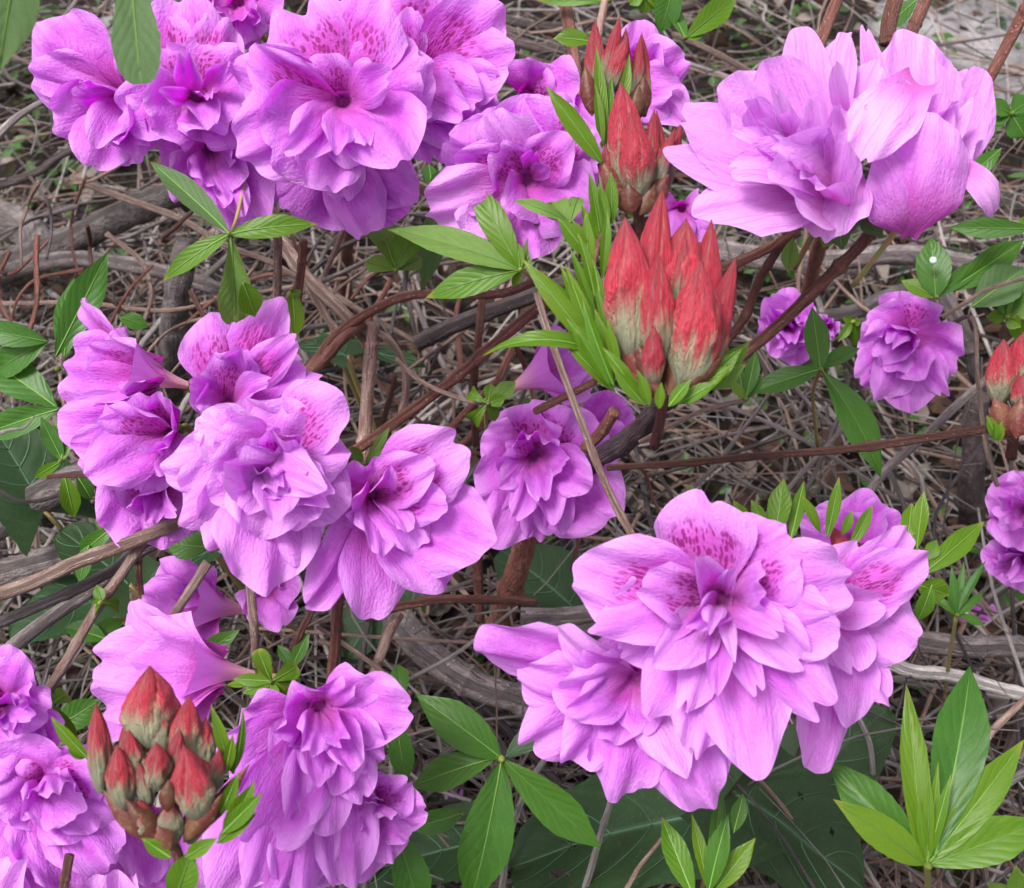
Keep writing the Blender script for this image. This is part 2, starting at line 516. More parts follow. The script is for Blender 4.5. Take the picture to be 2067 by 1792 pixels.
def lathe_data(B, axis, prof, sides=14, squash=1.0, lobes=0, lobe=0.0, seed=0, lump=0.0, bend=None):
    """prof: list of (along, radius) in metres"""
    B, ax = A3(B), A3(axis)
    ax = ax/np.linalg.norm(ax)
    ref = A3(RIGHT) if abs(np.dot(ax, A3(RIGHT))) < 0.9 else A3(UP)
    a = np.cross(ax, ref); a /= np.linalg.norm(a)
    b = np.cross(ax, a)
    th = np.linspace(0, 2*math.pi, sides, endpoint=False)
    f = wav(('lathe', seed), 4, 0.6, 2.5)
    V, UVS = [], []
    n = len(prof)
    Ltot = prof[-1][0]
    for i, (z, rd) in enumerate(prof):
        t = z/Ltot if Ltot else 0
        r_ = rd*(1+lobe*np.cos(lobes*th+seed+t*0.8)+lump*f(t*2, np.cos(th)))
        c = B+ax*z
        if bend is not None:
            c = c+A3(bend)*t*t
        V.append(c[None, :]+r_[:, None]*(np.cos(th)[:, None]*a[None, :]+squash*np.sin(th)[:, None]*b[None, :]))
        UVS.append(np.stack([th/(2*math.pi), np.full(sides, t)], 1))
    F = []
    for i in range(n-1):
        for j in range(sides):
            q = (j+1) % sides
            F.append((i*sides+j, i*sides+q, (i+1)*sides+q, (i+1)*sides+j))
    F.append(tuple(range((n-1)*sides, n*sides)))
    return np.vstack(V), F, np.vstack(UVS)

def leaf_sheet(B, T, nrm, W, seed, fold=0.22, arch=0.12, wave=0.03, droop=0.0, peak=0.45, nu=13, nv=26, rel=(0, 0, 0),
               mat='fresh', vein=0.004, shape='lance', roll=0.0, curl=0.0):
    r = rng('leaf', seed)
    B, T, nrm = A3(B), A3(T), A3(nrm)
    D = T-B
    L = np.linalg.norm(D)
    s = np.cross(D, nrm)
    s /= np.linalg.norm(s)+1e-12
    n0 = np.cross(s, D/L)
    cr, sr = math.cos(roll), math.sin(roll)
    s, n0 = s*cr+n0*sr, n0*cr-s*sr
    C1 = B+D*0.3+n0*L*arch
    C2 = B+D*0.75+n0*L*(arch*0.9)
    T2 = T-n0*L*droop
    u = np.linspace(-1, 1, nu)
    v = np.linspace(0, 1, nv)
    U, V = np.meshgrid(u, v)
    tt = V
    if shape == 'heart':
        # lobed base: outer columns start behind the stalk
        back = 0.20*np.abs(u)**1.0
        edge = 1-0.0*np.abs(u)
        tt = -back[None, :]*(1-V)**2*1.6+V
    pos, tan = bez(B, C1, C2, T2, np.clip(tt, 0, 1).ravel())
    if shape == 'heart':
        pos = pos+np.minimum(tt, 0).ravel()[:, None]*D[None, :]
    n = np.cross(s[None, :], tan)
    if shape == 'lance':
        wd = np.sin(math.pi*V**(math.log(0.5)/math.log(peak)))**0.85
        wd = np.maximum(wd, 0.05*(1-V))
        wd = wd*(1-0.55*np.clip((V-0.60)/0.40, 0, 1)**1.2)
    elif shape == 'obovate':
        wd = np.clip(V/0.65, 0, 1)**0.9*np.sqrt(np.clip(1-(np.clip((V-0.62)/0.40, 0, 1))**2.4, 0, 1))
        wd = np.maximum(wd, 0.07*(1-V))
    else:
        wd = np.sqrt(np.clip(1-((V-0.30)/0.70)**2, 0, 1))*np.where(V < 0.30, 1.0, 1.0)
        wd = np.where(V > 0.6, wd*(1-0.18*(V-0.6)/0.4), wd)
    f1 = wav((seed, 'l'), 4, 0.5, 2.2)
    serr = 1+0.02*np.sin(V*60+r.uniform(0, 6))*(np.abs(U) > 0.95)
    X = U*wd*W*0.5*serr
    vein_r = np.cos(2*math.pi*(V*8.0-np.abs(U)*2.5))*vein*W*np.sin(math.pi*np.clip(V, 0, 1))*np.abs(np.sin(math.pi*np.abs(U)))
    Z = fold*np.abs(U)*wd*W*0.5 - curl*(U**2)*wd*W + wave*W*(f1(U, V*1.6)+0.8*np.sin(V*9+U*1.5+r.uniform(0, 6))*U**2) + vein_r
    verts = pos+X.ravel()[:, None]*s[None, :]+Z.ravel()[:, None]*n-A3(rel)[None, :]
    uvs = np.stack([(U*0.5+0.5).ravel(), V.ravel()], 1)
    mid = (pos+Z.ravel()[:, None]*n)[nu//2::nu]+n[nu//2::nu]*0.00015
    return verts, sheet_faces(nu, nv), uvs, mid

def add_leaf(root, B, T, nrm, W, seed, mat='fresh', rib=True, name='leaf', **kw):
    rel = root.location
    v, f, uv, mid = leaf_sheet(B, T, nrm, W, seed, rel=rel, mat=mat, **kw)
    o = obj(name, mesh(name, v, f, uv, M[mat]), root)
    if rib:
        n = len(mid)
        k = max(3, int(n*0.92))
        rad = np.linspace(max(0.00035, W*0.022), 0.00012, k)
        obj('midrib', tube_mesh('midrib', mid[:k], rad, M['dark_rib' if mat == 'dark' else 'rib'], 5, rel=rel), o)
    return o

def px(w_, d):
    return w_*d/FPX

# ------------------------------------------------------------------ flowers
def screen_axis(ax, ay, c):
    """unit vector: towards the eye, tilted ax to the right and ay downwards"""
    back = (CAM-c).normalized()
    return (back+RIGHT*ax-UP*ay).normalized()

FLOWERS = 'double lilac azalea flowers'

def flower(label, cx, cy, d, petals, axis=(0, 0), tube=0.02, pale=0.0, fill=0, R=None, funnel=False, stem=None, stamens=0,
           spots=None, name='azalea_flower', flat=1.0, ws=1.0):
    """petals: (tip x, tip y, width, layer[, options]); layer 0 outer ... 3 innermost"""
    r = rng('flower', cx, cy)
    C = P(cx, cy, d)
    A = screen_axis(axis[0], axis[1], C)
    B = C - A*tube
    root = thing(name, label, 'flower', B, FLOWERS)
    tips = []
    for pt in petals:
        tx, ty, w_, lay = pt[:4]
        o = pt[4] if len(pt) > 4 else {}
        tips.append((tx, ty, w_, lay, dict(o)))
    if fill:
        R_ = R or 100
        a0 = r.uniform(0, 6.28)
        for i in range(fill):
            a = a0+i*2.4+r.uniform(-0.3, 0.3)
            q = R_*r.uniform(0.30, 0.58)
            tips.append((cx+math.cos(a)*q, cy+math.sin(a)*q*flat, R_*r.uniform(0.38, 0.58), r.choice((2, 2, 3)), {}))
    for i, (tx, ty, w_, lay, o) in enumerate(tips):
        sd_ = (cx, cy, i)
        q = rng('pp', sd_)
        dz = o.get('dz', (0.008, 0.000, -0.007, -0.012)[lay])
        dz += q.uniform(-0.003, 0.003)
        rise = o.get('r', (0.20, 0.16, 0.06, -0.06)[lay]+q.uniform(-0.10, 0.10))
        cup = o.get('c', (-0.04, 0.03, 0.14, 0.24)[lay]+q.uniform(-0.14, 0.14))
        T = P(tx, ty, d+dz)
        if 'b' in o:
            Bp = P(o['b'][0], o['b'][1], d+o.get('bz', tube))
        else:
            rad = (T-B) - A*((T-B).dot(A))
            if rad.length > 1e-6:
                rad.normalize()
            Bp = (C+rad*px(o.get('fr', 10), d)*1.0 - A*tube*0.2) if funnel else B+rad*0.0018
            if funnel:
                Bp = C - A*(tube*0.50)+rad*px(18, d)
        m = petal_mesh(Bp, T, A, px(w_*ws*(1.18, 1.10, 1.0, 1.0)[lay], d), sd_, rise=rise, rise2=o.get('r2'), cup=cup, ruffle=o.get('ru', q.uniform(0.06, 0.11)), rag=q.choice((0.0, 0.01, 0.035)), tipcurl=o.get('tc', q.uniform(-0.12, 0.10)),
                       basew=o.get('bw', 0.55 if funnel else 0.24), point=o.get('pt', q.uniform(1.9, 2.8)), drop=o.get('dr', q.uniform(0.28, 0.42)),
                       roll=o.get('ro', 0.14+q.uniform(-0.26, 0.26)), notch=o.get('no', q.choice((0, 0, 0.05, 0.08))), rel=B, side=o.get('s'),
                       wide=o.get('wd', 0.55))
        po = obj('petal', m, root)
        sp = o.get('sp')
        if sp is None:
            up = (ty < cy-8 and abs(tx-cx) < 1.6*abs(ty-cy)) and lay <= 1
            sp = 1.0 if up else 0.0
        po['spots'] = float(sp)
        po['pale'] = float(o.get('pale', pale)+q.uniform(-0.10, 0.12))
    if funnel:
        ln = tube*1.25
        R0 = px(62, d)
        prof = [(0, 0.0014), (ln*0.15, 0.0020), (ln*0.35, R0*0.30), (ln*0.55, R0*0.52), (ln*0.75, R0*0.78), (ln*0.9, R0*0.98)]
        v, f, uv = lathe_data(B, A, prof, 16, 1.0, 5, 0.10, seed=cx)
        t = obj('corolla_tube', mesh('corolla_tube', v-A3(B)[None, :], f[:-1], uv, M['tube']), root)
        t['pale'] = pale+0.25
        t['spots'] = 0.0
    else:
        prof = [(0, 0.0001), (0.0004, 0.0018), (0.002, 0.0024), (0.0045, 0.0032), (0.007, 0.0042)]
        v, f, uv = lathe_data(B-A*0.0004, A, prof, 14, 1.0, 5, 0.08, seed=cx)
        uv[:, 1] = 0.12+0.3*uv[:, 1]
        t = obj('throat', mesh('throat', v-A3(B)[None, :], f[:-1], uv, M['petal']), root)
        t['pale'] = 0.0
        t['spots'] = 0.0
    # stamens
    for i in range(stamens):
        q = rng('st', cx, cy, i)
        e = C + A*q.uniform(0.008, 0.014)+RIGHT*q.uniform(-0.006, 0.006)+UP*q.uniform(-0.007, 0.003)
        mp = (C*0.5+B*0.5)+(e-C)*0.2
        path = smooth_path([B, mp, e], 6)
        so = obj('stamen', tube_mesh('stamen', path, 0.00030, M['stamen'], 6, rel=B), root)
        v, f, uv = lathe_data(e, (e-mp), [(0, 0.0001), (0.0005, 0.0006), (0.0013, 0.0006), (0.0018, 0.0001)], 6)
        obj('anther', mesh('anther', v-A3(B)[None, :], f, uv, M['anther']), so)
    # calyx and stalk
    v, f, uv = lathe_data(B-A*0.0072, A, [(0, 0.0009), (0.0015, 0.0018), (0.004, 0.0021), (0.0065, 0.0024)], 10, 1, 5, 0.12)
    obj('calyx', mesh('calyx', v-A3(B)[None, :], f[:-1], uv, M['calyx']), root)
    q = rng('ped', cx, cy)
    e1 = B-A*0.012
    if stem:
        path = smooth_path([B-A*0.003, e1, P(*stem)], 6)
    else:
        e2 = e1-A*0.010+Vector((q.uniform(-.008, .008), 0.006, -0.022))
        path = smooth_path([B-A*0.003, e1, e2], 6)
    obj('stalk', tube_mesh('stalk', path, 0.0011, M['stem'], 6, 0.05, cx, rel=B), root)
    return root

# ------------------------------------------------------------------ leaf whorls
WHORLS = 'azalea leaf whorls'

def whorl(label, cx, cy, d, leaves, mat='fresh', name='leaf_whorl', cat='leaves', stem=None, nrm=None, group=WHORLS, stemw=9, stemmat='stem'):
    """leaves: (tip x, tip y, width[, options])"""
    B = P(cx, cy, d)
    root = thing(name, label, cat, B, group)
    for i, lf in enumerate(leaves):
        tx, ty, w_ = lf[:3]
        o = dict(lf[3]) if len(lf) > 3 else {}
        q = rng('wh', cx, cy, i)
        dz = o.pop('dz', q.uniform(-0.004, 0.012))
        b = o.pop('b', (cx, cy))
        bz = o.pop('bz', q.uniform(-0.001, 0.001))
        T = P(tx, ty, d+dz)
        Bp = P(b[0], b[1], d+bz)
        nn = nrm or o.pop('n', None)
        if nn is None:
            nn = ((CAM-B).normalized()+Vector((q.uniform(-.35, .35), q.uniform(-.2, .2), 0.35))).normalized()
        kw = dict(fold=q.uniform(0.12, 0.34), arch=q.uniform(0.03, 0.12), wave=0.028, roll=q.uniform(-0.25, 0.25), peak=q.uniform(0.45, 0.56))
        mm = o.pop('mat', mat)
        rib = o.pop('rib', w_ >= 26)
        kw.update(o)
        add_leaf(root, Bp, T, nn, px(w_*0.91, d), (cx, cy, i), mat=mm, rib=rib, **kw)
    rd = px(stemw, d)/2
    v, f, uv = lathe_data(B-FWD*0.001, -FWD, [(-0.002, rd*0.8), (0, rd*1.15), (0.001, rd*0.9), (0.002, rd*0.3)], 8)
    obj('bud_base', mesh('bud_base', v-A3(B)[None, :], f, uv, M['calyx']), root)
    if stem:
        pts = [B]+[P(*s_) for s_ in stem]
        obj('stem', tube_mesh('stem', smooth_path(pts, 6), np.linspace(rd*0.8, rd, 6*(len(pts)-1)+1), M[stemmat], 8, 0.05, cx, rel=B), root)
    return root

# ------------------------------------------------------------------ bud clusters
def bud_mesh(B, T, W, seed, rel, squash=0.78):
    W = W*1.16
    r = rng('bud', seed)
    D = T-B
    L = D.length
    prof = []
    n = 30
    for i in range(n):
        t = i/(n-1)
        a = math.sin(math.pi*min(1, t/0.42)/2)**0.85 if t < 0.42 else 1.0
        b = 1.0 if t < 0.42 else max(0.0, 1-((t-0.42)/0.58)**1.9)
        rr = (0.30+0.70*a)*b
        prof.append((t*L, max(0.0002, W*0.5*rr)))
    s = RIGHT*r.uniform(-0.10, 0.10)*L+UP*r.uniform(-0.03, 0.10)*L+RIGHT*r.uniform(-0.08, 0.08)*L
    v, f, uv = lathe_data(B, D, prof, 44, squash, 3+r.choice((0, 1, 2)), 0.055, r.uniform(0, 6), 0.16, bend=s)
    # crease lines where the folded petals overlap
    th = uv[:, 0]*2*math.pi
    t = uv[:, 1]
    ctr = A3(B)[None, :]+t[:, None]*A3(D)[None, :]+(t**2)[:, None]*A3(s)[None, :]
    ph = r.uniform(0, 6)
    k = 1-0.20*np.clip(1-np.abs(np.sin(1.5*(th-ph-1.1*t)))*4, 0, 1)*np.clip(t*3-0.3, 0, 1)+0.035*np.sin(9*th+17*t+ph)*np.sin(math.pi*t)+0.03*np.sin(5*th-23*t)*np.sin(math.pi*t)+0.055*wav((seed, 'x'), 6, 1.5, 4.5)(np.cos(th)*1.2, t*2.5+np.sin(th))*np.clip(t*4, 0, 1)
    v = ctr+(v-ctr)*k[:, None]
    m = mesh('bud', v-A3(rel)[None, :], f, uv, M['bud'])
    at = m.attributes.new('crease', 'FLOAT', 'POINT')
    at.data.foreach_set('value', np.clip(1-np.abs(np.sin(1.5*(th-ph-1.1*t)-0.16))*5, 0, 1)*np.clip(t*3-0.5, 0, 1))
    return m

def scale_mesh(B, T, axis, W, seed, rel):
    v, f, uv, mid = leaf_sheet(B, T, axis, W, seed, fold=0.0, arch=0.16, wave=0.01, peak=0.45, nu=13, nv=18, rel=rel, curl=0.28, vein=0)
    return mesh('bud_scale', v, f, uv, M['scale'])

def bud_cluster(label, cx, cy, d, buds, scales=(), leaves=(), stem=None, group='red azalea bud clusters', leafmat='fresh'):
    """buds: (base x, base y, tip x, tip y, width, dz, red_from)"""
    B = P(cx, cy, d)
    root = thing('bud_cluster', label, 'flower buds', B, group)
    for i, b in enumerate(buds):
        bx, by, tx, ty, w_, dz, rf = b
        o = obj('bud', bud_mesh(P(bx, by, d+dz*0.6+0.001), P(tx, ty, d+dz), px(w_, d), (cx, cy, i), B), root)
        o['red_from'] = float(rf)
    for i, s_ in enumerate(scales):
        bx, by, tx, ty, w_, dz = s_
        obj('bud_scale', scale_mesh(P(bx, by, d+dz), P(tx, ty, d+dz-0.001), (CAM-B).normalized(), px(w_, d), (cx, cy, 's', i), B), root)
    for i, lf in enumerate(leaves):
        bx, by, tx, ty, w_, dz = lf[:6]
        o = dict(lf[6]) if len(lf) > 6 else {}
        q = rng('bl', cx, cy, i)
        kw = dict(fold=q.uniform(0.2, 0.5), arch=q.uniform(0.02, 0.10), roll=q.uniform(-0.4, 0.4), wave=0.03, peak=0.45)
        mm = o.pop('mat', leafmat)
        kw.update(o)
        nn = ((CAM-B).normalized()+Vector((q.uniform(-.4, .4), 0, 0.2))).normalized()
        add_leaf(root, P(bx, by, d+dz+0.002), P(tx, ty, d+dz), nn, px(w_, d), (cx, cy, 'l', i), mat=mm, rib=w_ >= 24, **kw)
    v, f, uv = lathe_data(B+FWD*0.006, -FWD+UP*0.8, [(0, 0.0012), (0.003, px(18, d)), (0.006, px(24, d)), (0.009, px(12, d)), (0.010, px(3, d))], 20, 1, 5, 0.08)
    obj('receptacle', mesh('receptacle', v-A3(B)[None, :], f, uv, M['scale']), root)
    if stem:
        pts = [B]+[P(*s_) for s_ in stem]
        n = 6*(len(pts)-1)+1
        obj('stem', tube_mesh('stem', smooth_path(pts, 6), np.linspace(px(22, d)/2, px(24, d)/2, n), M['red_bark'], 10, 0.06, cx, rel=B), root)
    return root

# ------------------------------------------------------------------ branches
def pt3(p):
    """(x, y, depth) or (x, y, 'h', height above the ground)"""
    return PH(p[0], p[1], p[3]+0.07*(p[3] > 0.015)) if p[2] == 'h' else P(p[0], p[1], p[2])

def branch(label, pts, w0, w1=None, mat='grey_bark', lump=0.10, wig=0.004, name='branch', cat='branch', group=None, nodes=2, sides=10):
    W = [pt3(p) for p in pts]
    path = smooth_path(W, 10)
    r = rng('br', pts[0], pts[-1])
    f = wav(('br', pts[0][:2], pts[-1][:2]), 4, 0.5, 2)
    t = np.linspace(0, 1, len(path))
    dep = np.array([(A3(p)-A3(CAM)).dot(A3(FWD)) for p in path])
    L = np.linalg.norm(path[-1]-path[0])
    k = np.sin(math.pi*t)*min(1, L*6)*wig
    path = path+np.outer(k*f(t*2.2, 0*t+0.3), A3(UP))+np.outer(k*f(t*2.2, 0*t+1.7), A3(RIGHT))
    w1 = w0 if w1 is None else w1
    rad = (w0+(w1-w0)*t)*dep/FPX/2
    for i in range(nodes):
        c = r.uniform(0.08, 0.92)
        rad = rad*(1+0.22*np.exp(-((t-c)/0.018)**2))
    root = W[0]
    if sides > 8 and len(path) < 60:
        # finer rings so the lumps show
        ti = np.linspace(0, 1, len(path)*3)
        path = np.stack([np.interp(ti, t, path[:, j]) for j in range(3)], 1)
        rad = np.interp(ti, t, rad)
    o = obj(name, tube_mesh(name, path, rad, M[mat], sides, lump, r.random(), rel=root), None, root)
    tag(o, label, cat, group)
    return o
# ------------------------------------------------------------------ the ground
def ground_h(x, y):
    f = ground_h.f
    return 0.012*f(x*1.3, y*1.3)+0.006*ground_h.g(x*6, y*6)
ground_h.f = wav('g1', 6, 0.4, 1.4)
ground_h.g = wav('g2', 6, 0.5, 2.2)

def build_ground():
    inner = np.linspace(-1.6, 1.6, 121)
    ext = np.array([2.2, 3.5, 6, 12, 30, 60.0])
    xs = np.concatenate([-ext[::-1], inner, ext])
    ys = np.concatenate([-ext[::-1]+0.9, inner+0.9, ext+0.9])
    X, Y = np.meshgrid(xs, ys)
    Z = ground_h(X, Y)*np.exp(-((X/4)**2+((Y-0.9)/4)**2))
    v = np.stack([X.ravel(), Y.ravel(), Z.ravel()], 1)
    k = N('soil')
    tc = k.n('ShaderNodeTexCoord').outputs['Object']
    a = k.noise(tc, 5, 5, 0.65)
    b = k.noise(tc, 60, 5, 0.7)
    vo = k.n('ShaderNodeTexVoronoi', feature='F1')
    vo.inputs['Scale'].default_value = 110
    k.l(tc, vo.inputs['Vector'])
    col = k.mix(k.ss(a, 0.35, 0.65), (0.017, 0.011, 0.009), (0.03, 0.022, 0.019))
    col = k.mix(k.ss(b, 0.48, 0.7), col, (0.06, 0.040, 0.032))
    rv = k.n('ShaderNodeMix', data_type='RGBA', blend_type='MULTIPLY')
    rv.inputs[0].default_value = 0.5
    k.l(col, rv.inputs[6]); k.l(vo.outputs['Color'], rv.inputs[7])
    nb = k.bump(k.math('ADD', b, vo.outputs['Distance']), 1.0, 0.01)
    m = k.solid(rv.outputs[2], 0.9, nb, 0.15)
    o = obj('ground', mesh('ground', v, sheet_faces(len(xs), len(ys)), None, m))
    o['kind'] = 'structure'
build_ground()

# ------------------------------------------------------------------ litter: dead leaves, twigs
M['dead'] = noise_solid('dead_leaf', (0.055, 0.028, 0.019), (0.105, 0.060, 0.043), 90, 0.65, 0.0008, (0.035, 0.018, 0.013), trans=0.1)
M['dead_pale'] = noise_solid('bleached_leaf', (0.17, 0.135, 0.118), (0.23, 0.195, 0.175), 90, 0.7, 0.0006, (0.24, 0.18, 0.15), trans=0.1)

dead_meshes = []
for i in range(8):
    q = rng('dead', i)
    v, f, uv, mid = leaf_sheet((0, -0.5, 0), (0, 0.5, 0), (0, 0, 1), q.uniform(0.34, 0.6), ('dead', i), fold=q.uniform(0.1, 0.8), arch=q.uniform(-0.15, 0.2),
                               wave=0.14, curl=q.uniform(-0.6, 0.5), nu=7, nv=14, peak=q.uniform(0.4, 0.55))
    dead_meshes.append(mesh('dead_leaf', v, f, uv, M['dead' if i < 6 else 'dead_pale']))

def in_view(p, mx=120):
    c = Vector(p)-CAM
    d = c.dot(FWD)
    if d < 0.05:
        return False
    x = 1033+c.dot(RIGHT)/d*FPX
    y = 896-c.dot(UP)/d*FPX
    return -mx < x < 2066+mx and -mx < y < 1792+mx

q = rng('deadplace')
first = None
n_d = 0
while n_d < 230:
    x, y = q.uniform(-60, 2126), q.uniform(-40, 1840)
    if q.random() > 0.35+0.65*(x > 1300 and y > 900) and q.random() > 0.35:
        continue
    h = q.uniform(0.006, 0.06)**1.0
    p = PH(x, y, h)
    o = bpy.data.objects.new('dead_leaf', q.choice(dead_meshes))
    COL.objects.link(o)
    o.location = p
    s = q.uniform(0.022, 0.048)
    o.scale = (s, s, s)
    o.rotation_euler = (q.uniform(-0.6, 0.6), q.uniform(-0.6, 0.6), q.uniform(0, 6.28))
    tag(o, 'small curled brown dead leaf lying among the twigs on the ground', 'dead leaf', 'dead leaves littering the ground')
    n_d += 1

twig_meshes = []
for i in range(10):
    q = rng('twig', i)
    pts = [Vector((0, -0.5, 0))]
    for j in range(1, 6):
        pts.append(Vector((q.uniform(-0.05, 0.05), -0.5+j/5, q.uniform(-0.04, 0.04))))
    path = smooth_path(pts, 3)
    t = np.linspace(0, 1, len(path))
    rad = 0.0085*(1-0.55*t)
    v, f, uv = tube_data(path, rad, 6, 0.14, i)
    uv[:, 1] *= 0.15
    parts = [(v, f, uv)]
    for b_ in range(q.choice((0, 1, 2))):
        k0 = q.randrange(4, 12)
        s0 = path[k0]
        e0 = s0+A3((q.choice((-1, 1))*q.uniform(0.08, 0.2), q.uniform(0.08, 0.22), q.uniform(-0.1, 0.1)))
        parts.append(tube_data(smooth_path([s0, (s0+e0)/2+A3((0.01, 0, 0.015)), e0], 4), np.linspace(rad[k0]*0.7, rad[k0]*0.3, 9), 5, 0.1, i+b_))
    V = np.vstack([p_[0] for p_ in parts]); UVS = np.vstack([p_[2] for p_ in parts])
    F, off = [], 0
    for p_ in parts:
        F += [tuple(a+off for a in fc) for fc in p_[1]]
        off += len(p_[0])
    twig_meshes.append((V, F, UVS))

tw = {}
for mn in ('grey_bark', 'tan_bark', 'dark_bark', 'pale_bark', 'red_bark'):
    tw[mn] = [mesh('twig', V, F, UVS, M[mn]) for V, F, UVS in twig_meshes]

q = rng('twigs')
n_t = 0
while n_t < 290:
    x, y = q.uniform(-100, 2166), q.uniform(-80, 1850)
    h = q.uniform(0.01, 0.20)
    p = PH(x, y, h)
    o = bpy.data.objects.new('twig', q.choice(tw[q.choice(('grey_bark', 'grey_bark', 'pale_bark', 'tan_bark', 'dark_bark', 'pale_bark'))]))
    COL.objects.link(o)
    o.location = p
    L = q.uniform(0.14, 0.42)
    th = q.choice((0.4, 0.5, 0.6, 0.8, 1.0, 1.4))*0.20/L
    o.scale = (L*th, L, L*th)
    o.rotation_euler = (q.gauss(0, 0.22), q.uniform(0, 6.28), q.uniform(0, 6.28))
    tag(o, 'thin dry leafless twig in the tangle of twigs beneath the azalea', 'twig', 'dry twigs tangled beneath the azalea')
    n_t += 1

# long bowed stems of vines
vine_meshes = []
for i in range(12):
    q = rng('vine', i)
    pts = []
    h, x = 0.0, 0.0
    for j in range(9):
        x += q.gauss(0, 0.035) + (j-4)*q.uniform(-0.006, 0.008)
        pts.append(Vector((x, -0.5+j/8, 0.05*math.sin(j*0.8+q.uniform(0, 6))+q.gauss(0, 0.015))))
    path = smooth_path(pts, 4)
    t = np.linspace(0, 1, len(path))
    v, f, uv = tube_data(path, 0.0042*(1-0.4*t), 7, 0.12, i)
    uv[:, 1] *= 0.4
    vine_meshes.append(mesh('vine', v, f, uv, M[('grey_bark', 'tan_bark', 'grey_bark', 'dark_bark')[i % 4]]))
q = rng('vines')
for i in range(64):
    o = bpy.data.objects.new('vine', q.choice(vine_meshes))
    COL.objects.link(o)
    L = q.uniform(0.32, 0.62)
    th = q.uniform(0.6, 1.7)*0.45
    o.location = PH(q.uniform(-60, 2126), q.uniform(-40, 1800), q.uniform(0.05, 0.22))
    o.scale = (L, L, L)
    o.scale = (L*max(th, .4), L, L*max(th, .4))
    o.rotation_euler = (q.gauss(0, 0.22), q.uniform(0, 6.28), q.uniform(0, 6.28))
    tag(o, 'long thin bowed dead stem weaving through the tangle beneath the azalea', 'vine', 'dead vine stems beneath the azalea')

def twig_mass(name, count, seed, mats, rmin, rmax, hmax, label, lo=0.06, hi=0.26):
    q = rng(seed)
    V, F, U, MI = [], [], [], []
    off = 0
    for i in range(count):
        x, y = q.uniform(-200, 2266), q.uniform(-150, 1950)
        if 650 < x and 560 < y < 1350 and q.random() < 0.45:
            continue
        c = PH(x, y, q.uniform(0.004, hmax))
        a = q.uniform(0, 6.28)
        el = q.gauss(0, 0.25)
        L = q.uniform(lo, hi)
        dr = Vector((math.cos(a)*math.cos(el), math.sin(a)*math.cos(el), math.sin(el)))
        sd = Vector((-math.sin(a), math.cos(a), 0))
        bow = q.uniform(-0.16, 0.16)*L
        ub = q.uniform(-0.08, 0.10)*L
        pts = []
        for t in (-0.5, -0.25, 0, 0.25, 0.5):
            pts.append(c+dr*(t*L)+sd*(bow*(1-4*t*t)+q.uniform(-0.012, 0.012)*L)+Vector((0, 0, ub*(1-4*t*t))))
        pts = [Vector((p.x, p.y, max(p.z, 0.002))) for p in pts]
        R0 = q.uniform(rmin, rmax)
        path = smooth_path(pts, 2)
        v, f, uv = tube_data(path, np.linspace(R0, R0*0.5, len(path)), 5, 0, 0)
        V.append(v); U.append(uv)
        F += [tuple(z+off for z in fc) for fc in f]
        MI += [q.randrange(len(mats))]*len(f)
        off += len(v)
    m = mesh(name, np.vstack(V), F, np.vstack(U))
    for mn in mats:
        m.materials.append(M[mn])
    m.polygons.foreach_set('material_index', MI)
    o = obj(name, m)
    o['label'] = label
    o['category'] = 'twigs'
    o['kind'] = 'stuff'
    return o

twig_mass('twig_litter', 1750, 'mass1', ('grey_bark', 'tan_bark', 'dark_bark', 'pale_bark', 'dark_bark', 'pale_bark', 'tan_bark'), 0.0006, 0.0018, 0.15, 'mass of thin grey and tan twig litter covering the soil')
twig_mass('dry_grass', 900, 'mass2', ('pale_bark', 'grey_bark', 'tan_bark', 'pale_bark'), 0.0004, 0.0010, 0.24, 'fine dry grass stalks and hair thin stems over the soil', 0.05, 0.2)

# crumbled leaf bits and low greenery: too many to count
def bits(name, count, seed, mats, smin, smax, hmax, label, cat, where=None, tilt=0.9):
    q = rng(seed)
    V, F, MI, U = [], [], [], []
    n = 0
    while n < count:
        x, y = q.uniform(-120, 2180), q.uniform(-120, 1900)
        if where and not where(x, y, q):
            continue
        c = PH(x, y, q.uniform(0.003, hmax))
        s = q.uniform(smin, smax)
        M3 = Matrix.Rotation(q.uniform(0, 6.28), 3, 'Z') @ Matrix.Rotation(q.uniform(-tilt, tilt), 3, 'X') @ Matrix.Rotation(q.uniform(-tilt, tilt), 3, 'Y')
        pr = ((0, -1, 0), (0.42, -0.45, 0.12), (0.5, 0.15, 0.15), (0.22, 0.7, 0.05), (0, 1.05, -0.15), (-0.22, 0.7, 0.05), (-0.5, 0.15, 0.15), (-0.42, -0.45, 0.12), (0, 0, 0))
        base = len(V)
        for p_ in pr:
            vv = M3 @ Vector(p_)*s
            V.append(c+vv)
            U.append((p_[0]*0.5+0.5, p_[1]*0.5+0.5))
        for j in range(8):
            F.append((base+8, base+j, base+(j+1) % 8))
        MI += [q.randrange(len(mats))]*8
        n += 1
    m = mesh(name, V, F, U)
    for mn in mats:
        m.materials.append(M[mn])
    m.polygons.foreach_set('material_index', MI)
    o = obj(name, m)
    o['label'] = label
    o['category'] = cat
    o['kind'] = 'stuff'
bits('leaf_litter', 2800, 'litter', ('dead', 'dead', 'dead_pale'), 0.003, 0.016, 0.03, 'crumbled brown leaf litter scattered on the dark soil', 'leaf litter')
bits('ground_cover', 1500, 'cover', ('mid', 'dark', 'old', 'mid'), 0.004, 0.011, 0.05, 'small green ground cover leaves sprouting between the twigs', 'ground cover',
     lambda x, y, q: q.random() < 0.10+0.9*(y < 560 and (x < 420 or x > 1050))*(0.35+0.65*(math.sin(x*0.017+1)+math.sin(y*0.023+x*0.004) > 0.4)), 0.6)
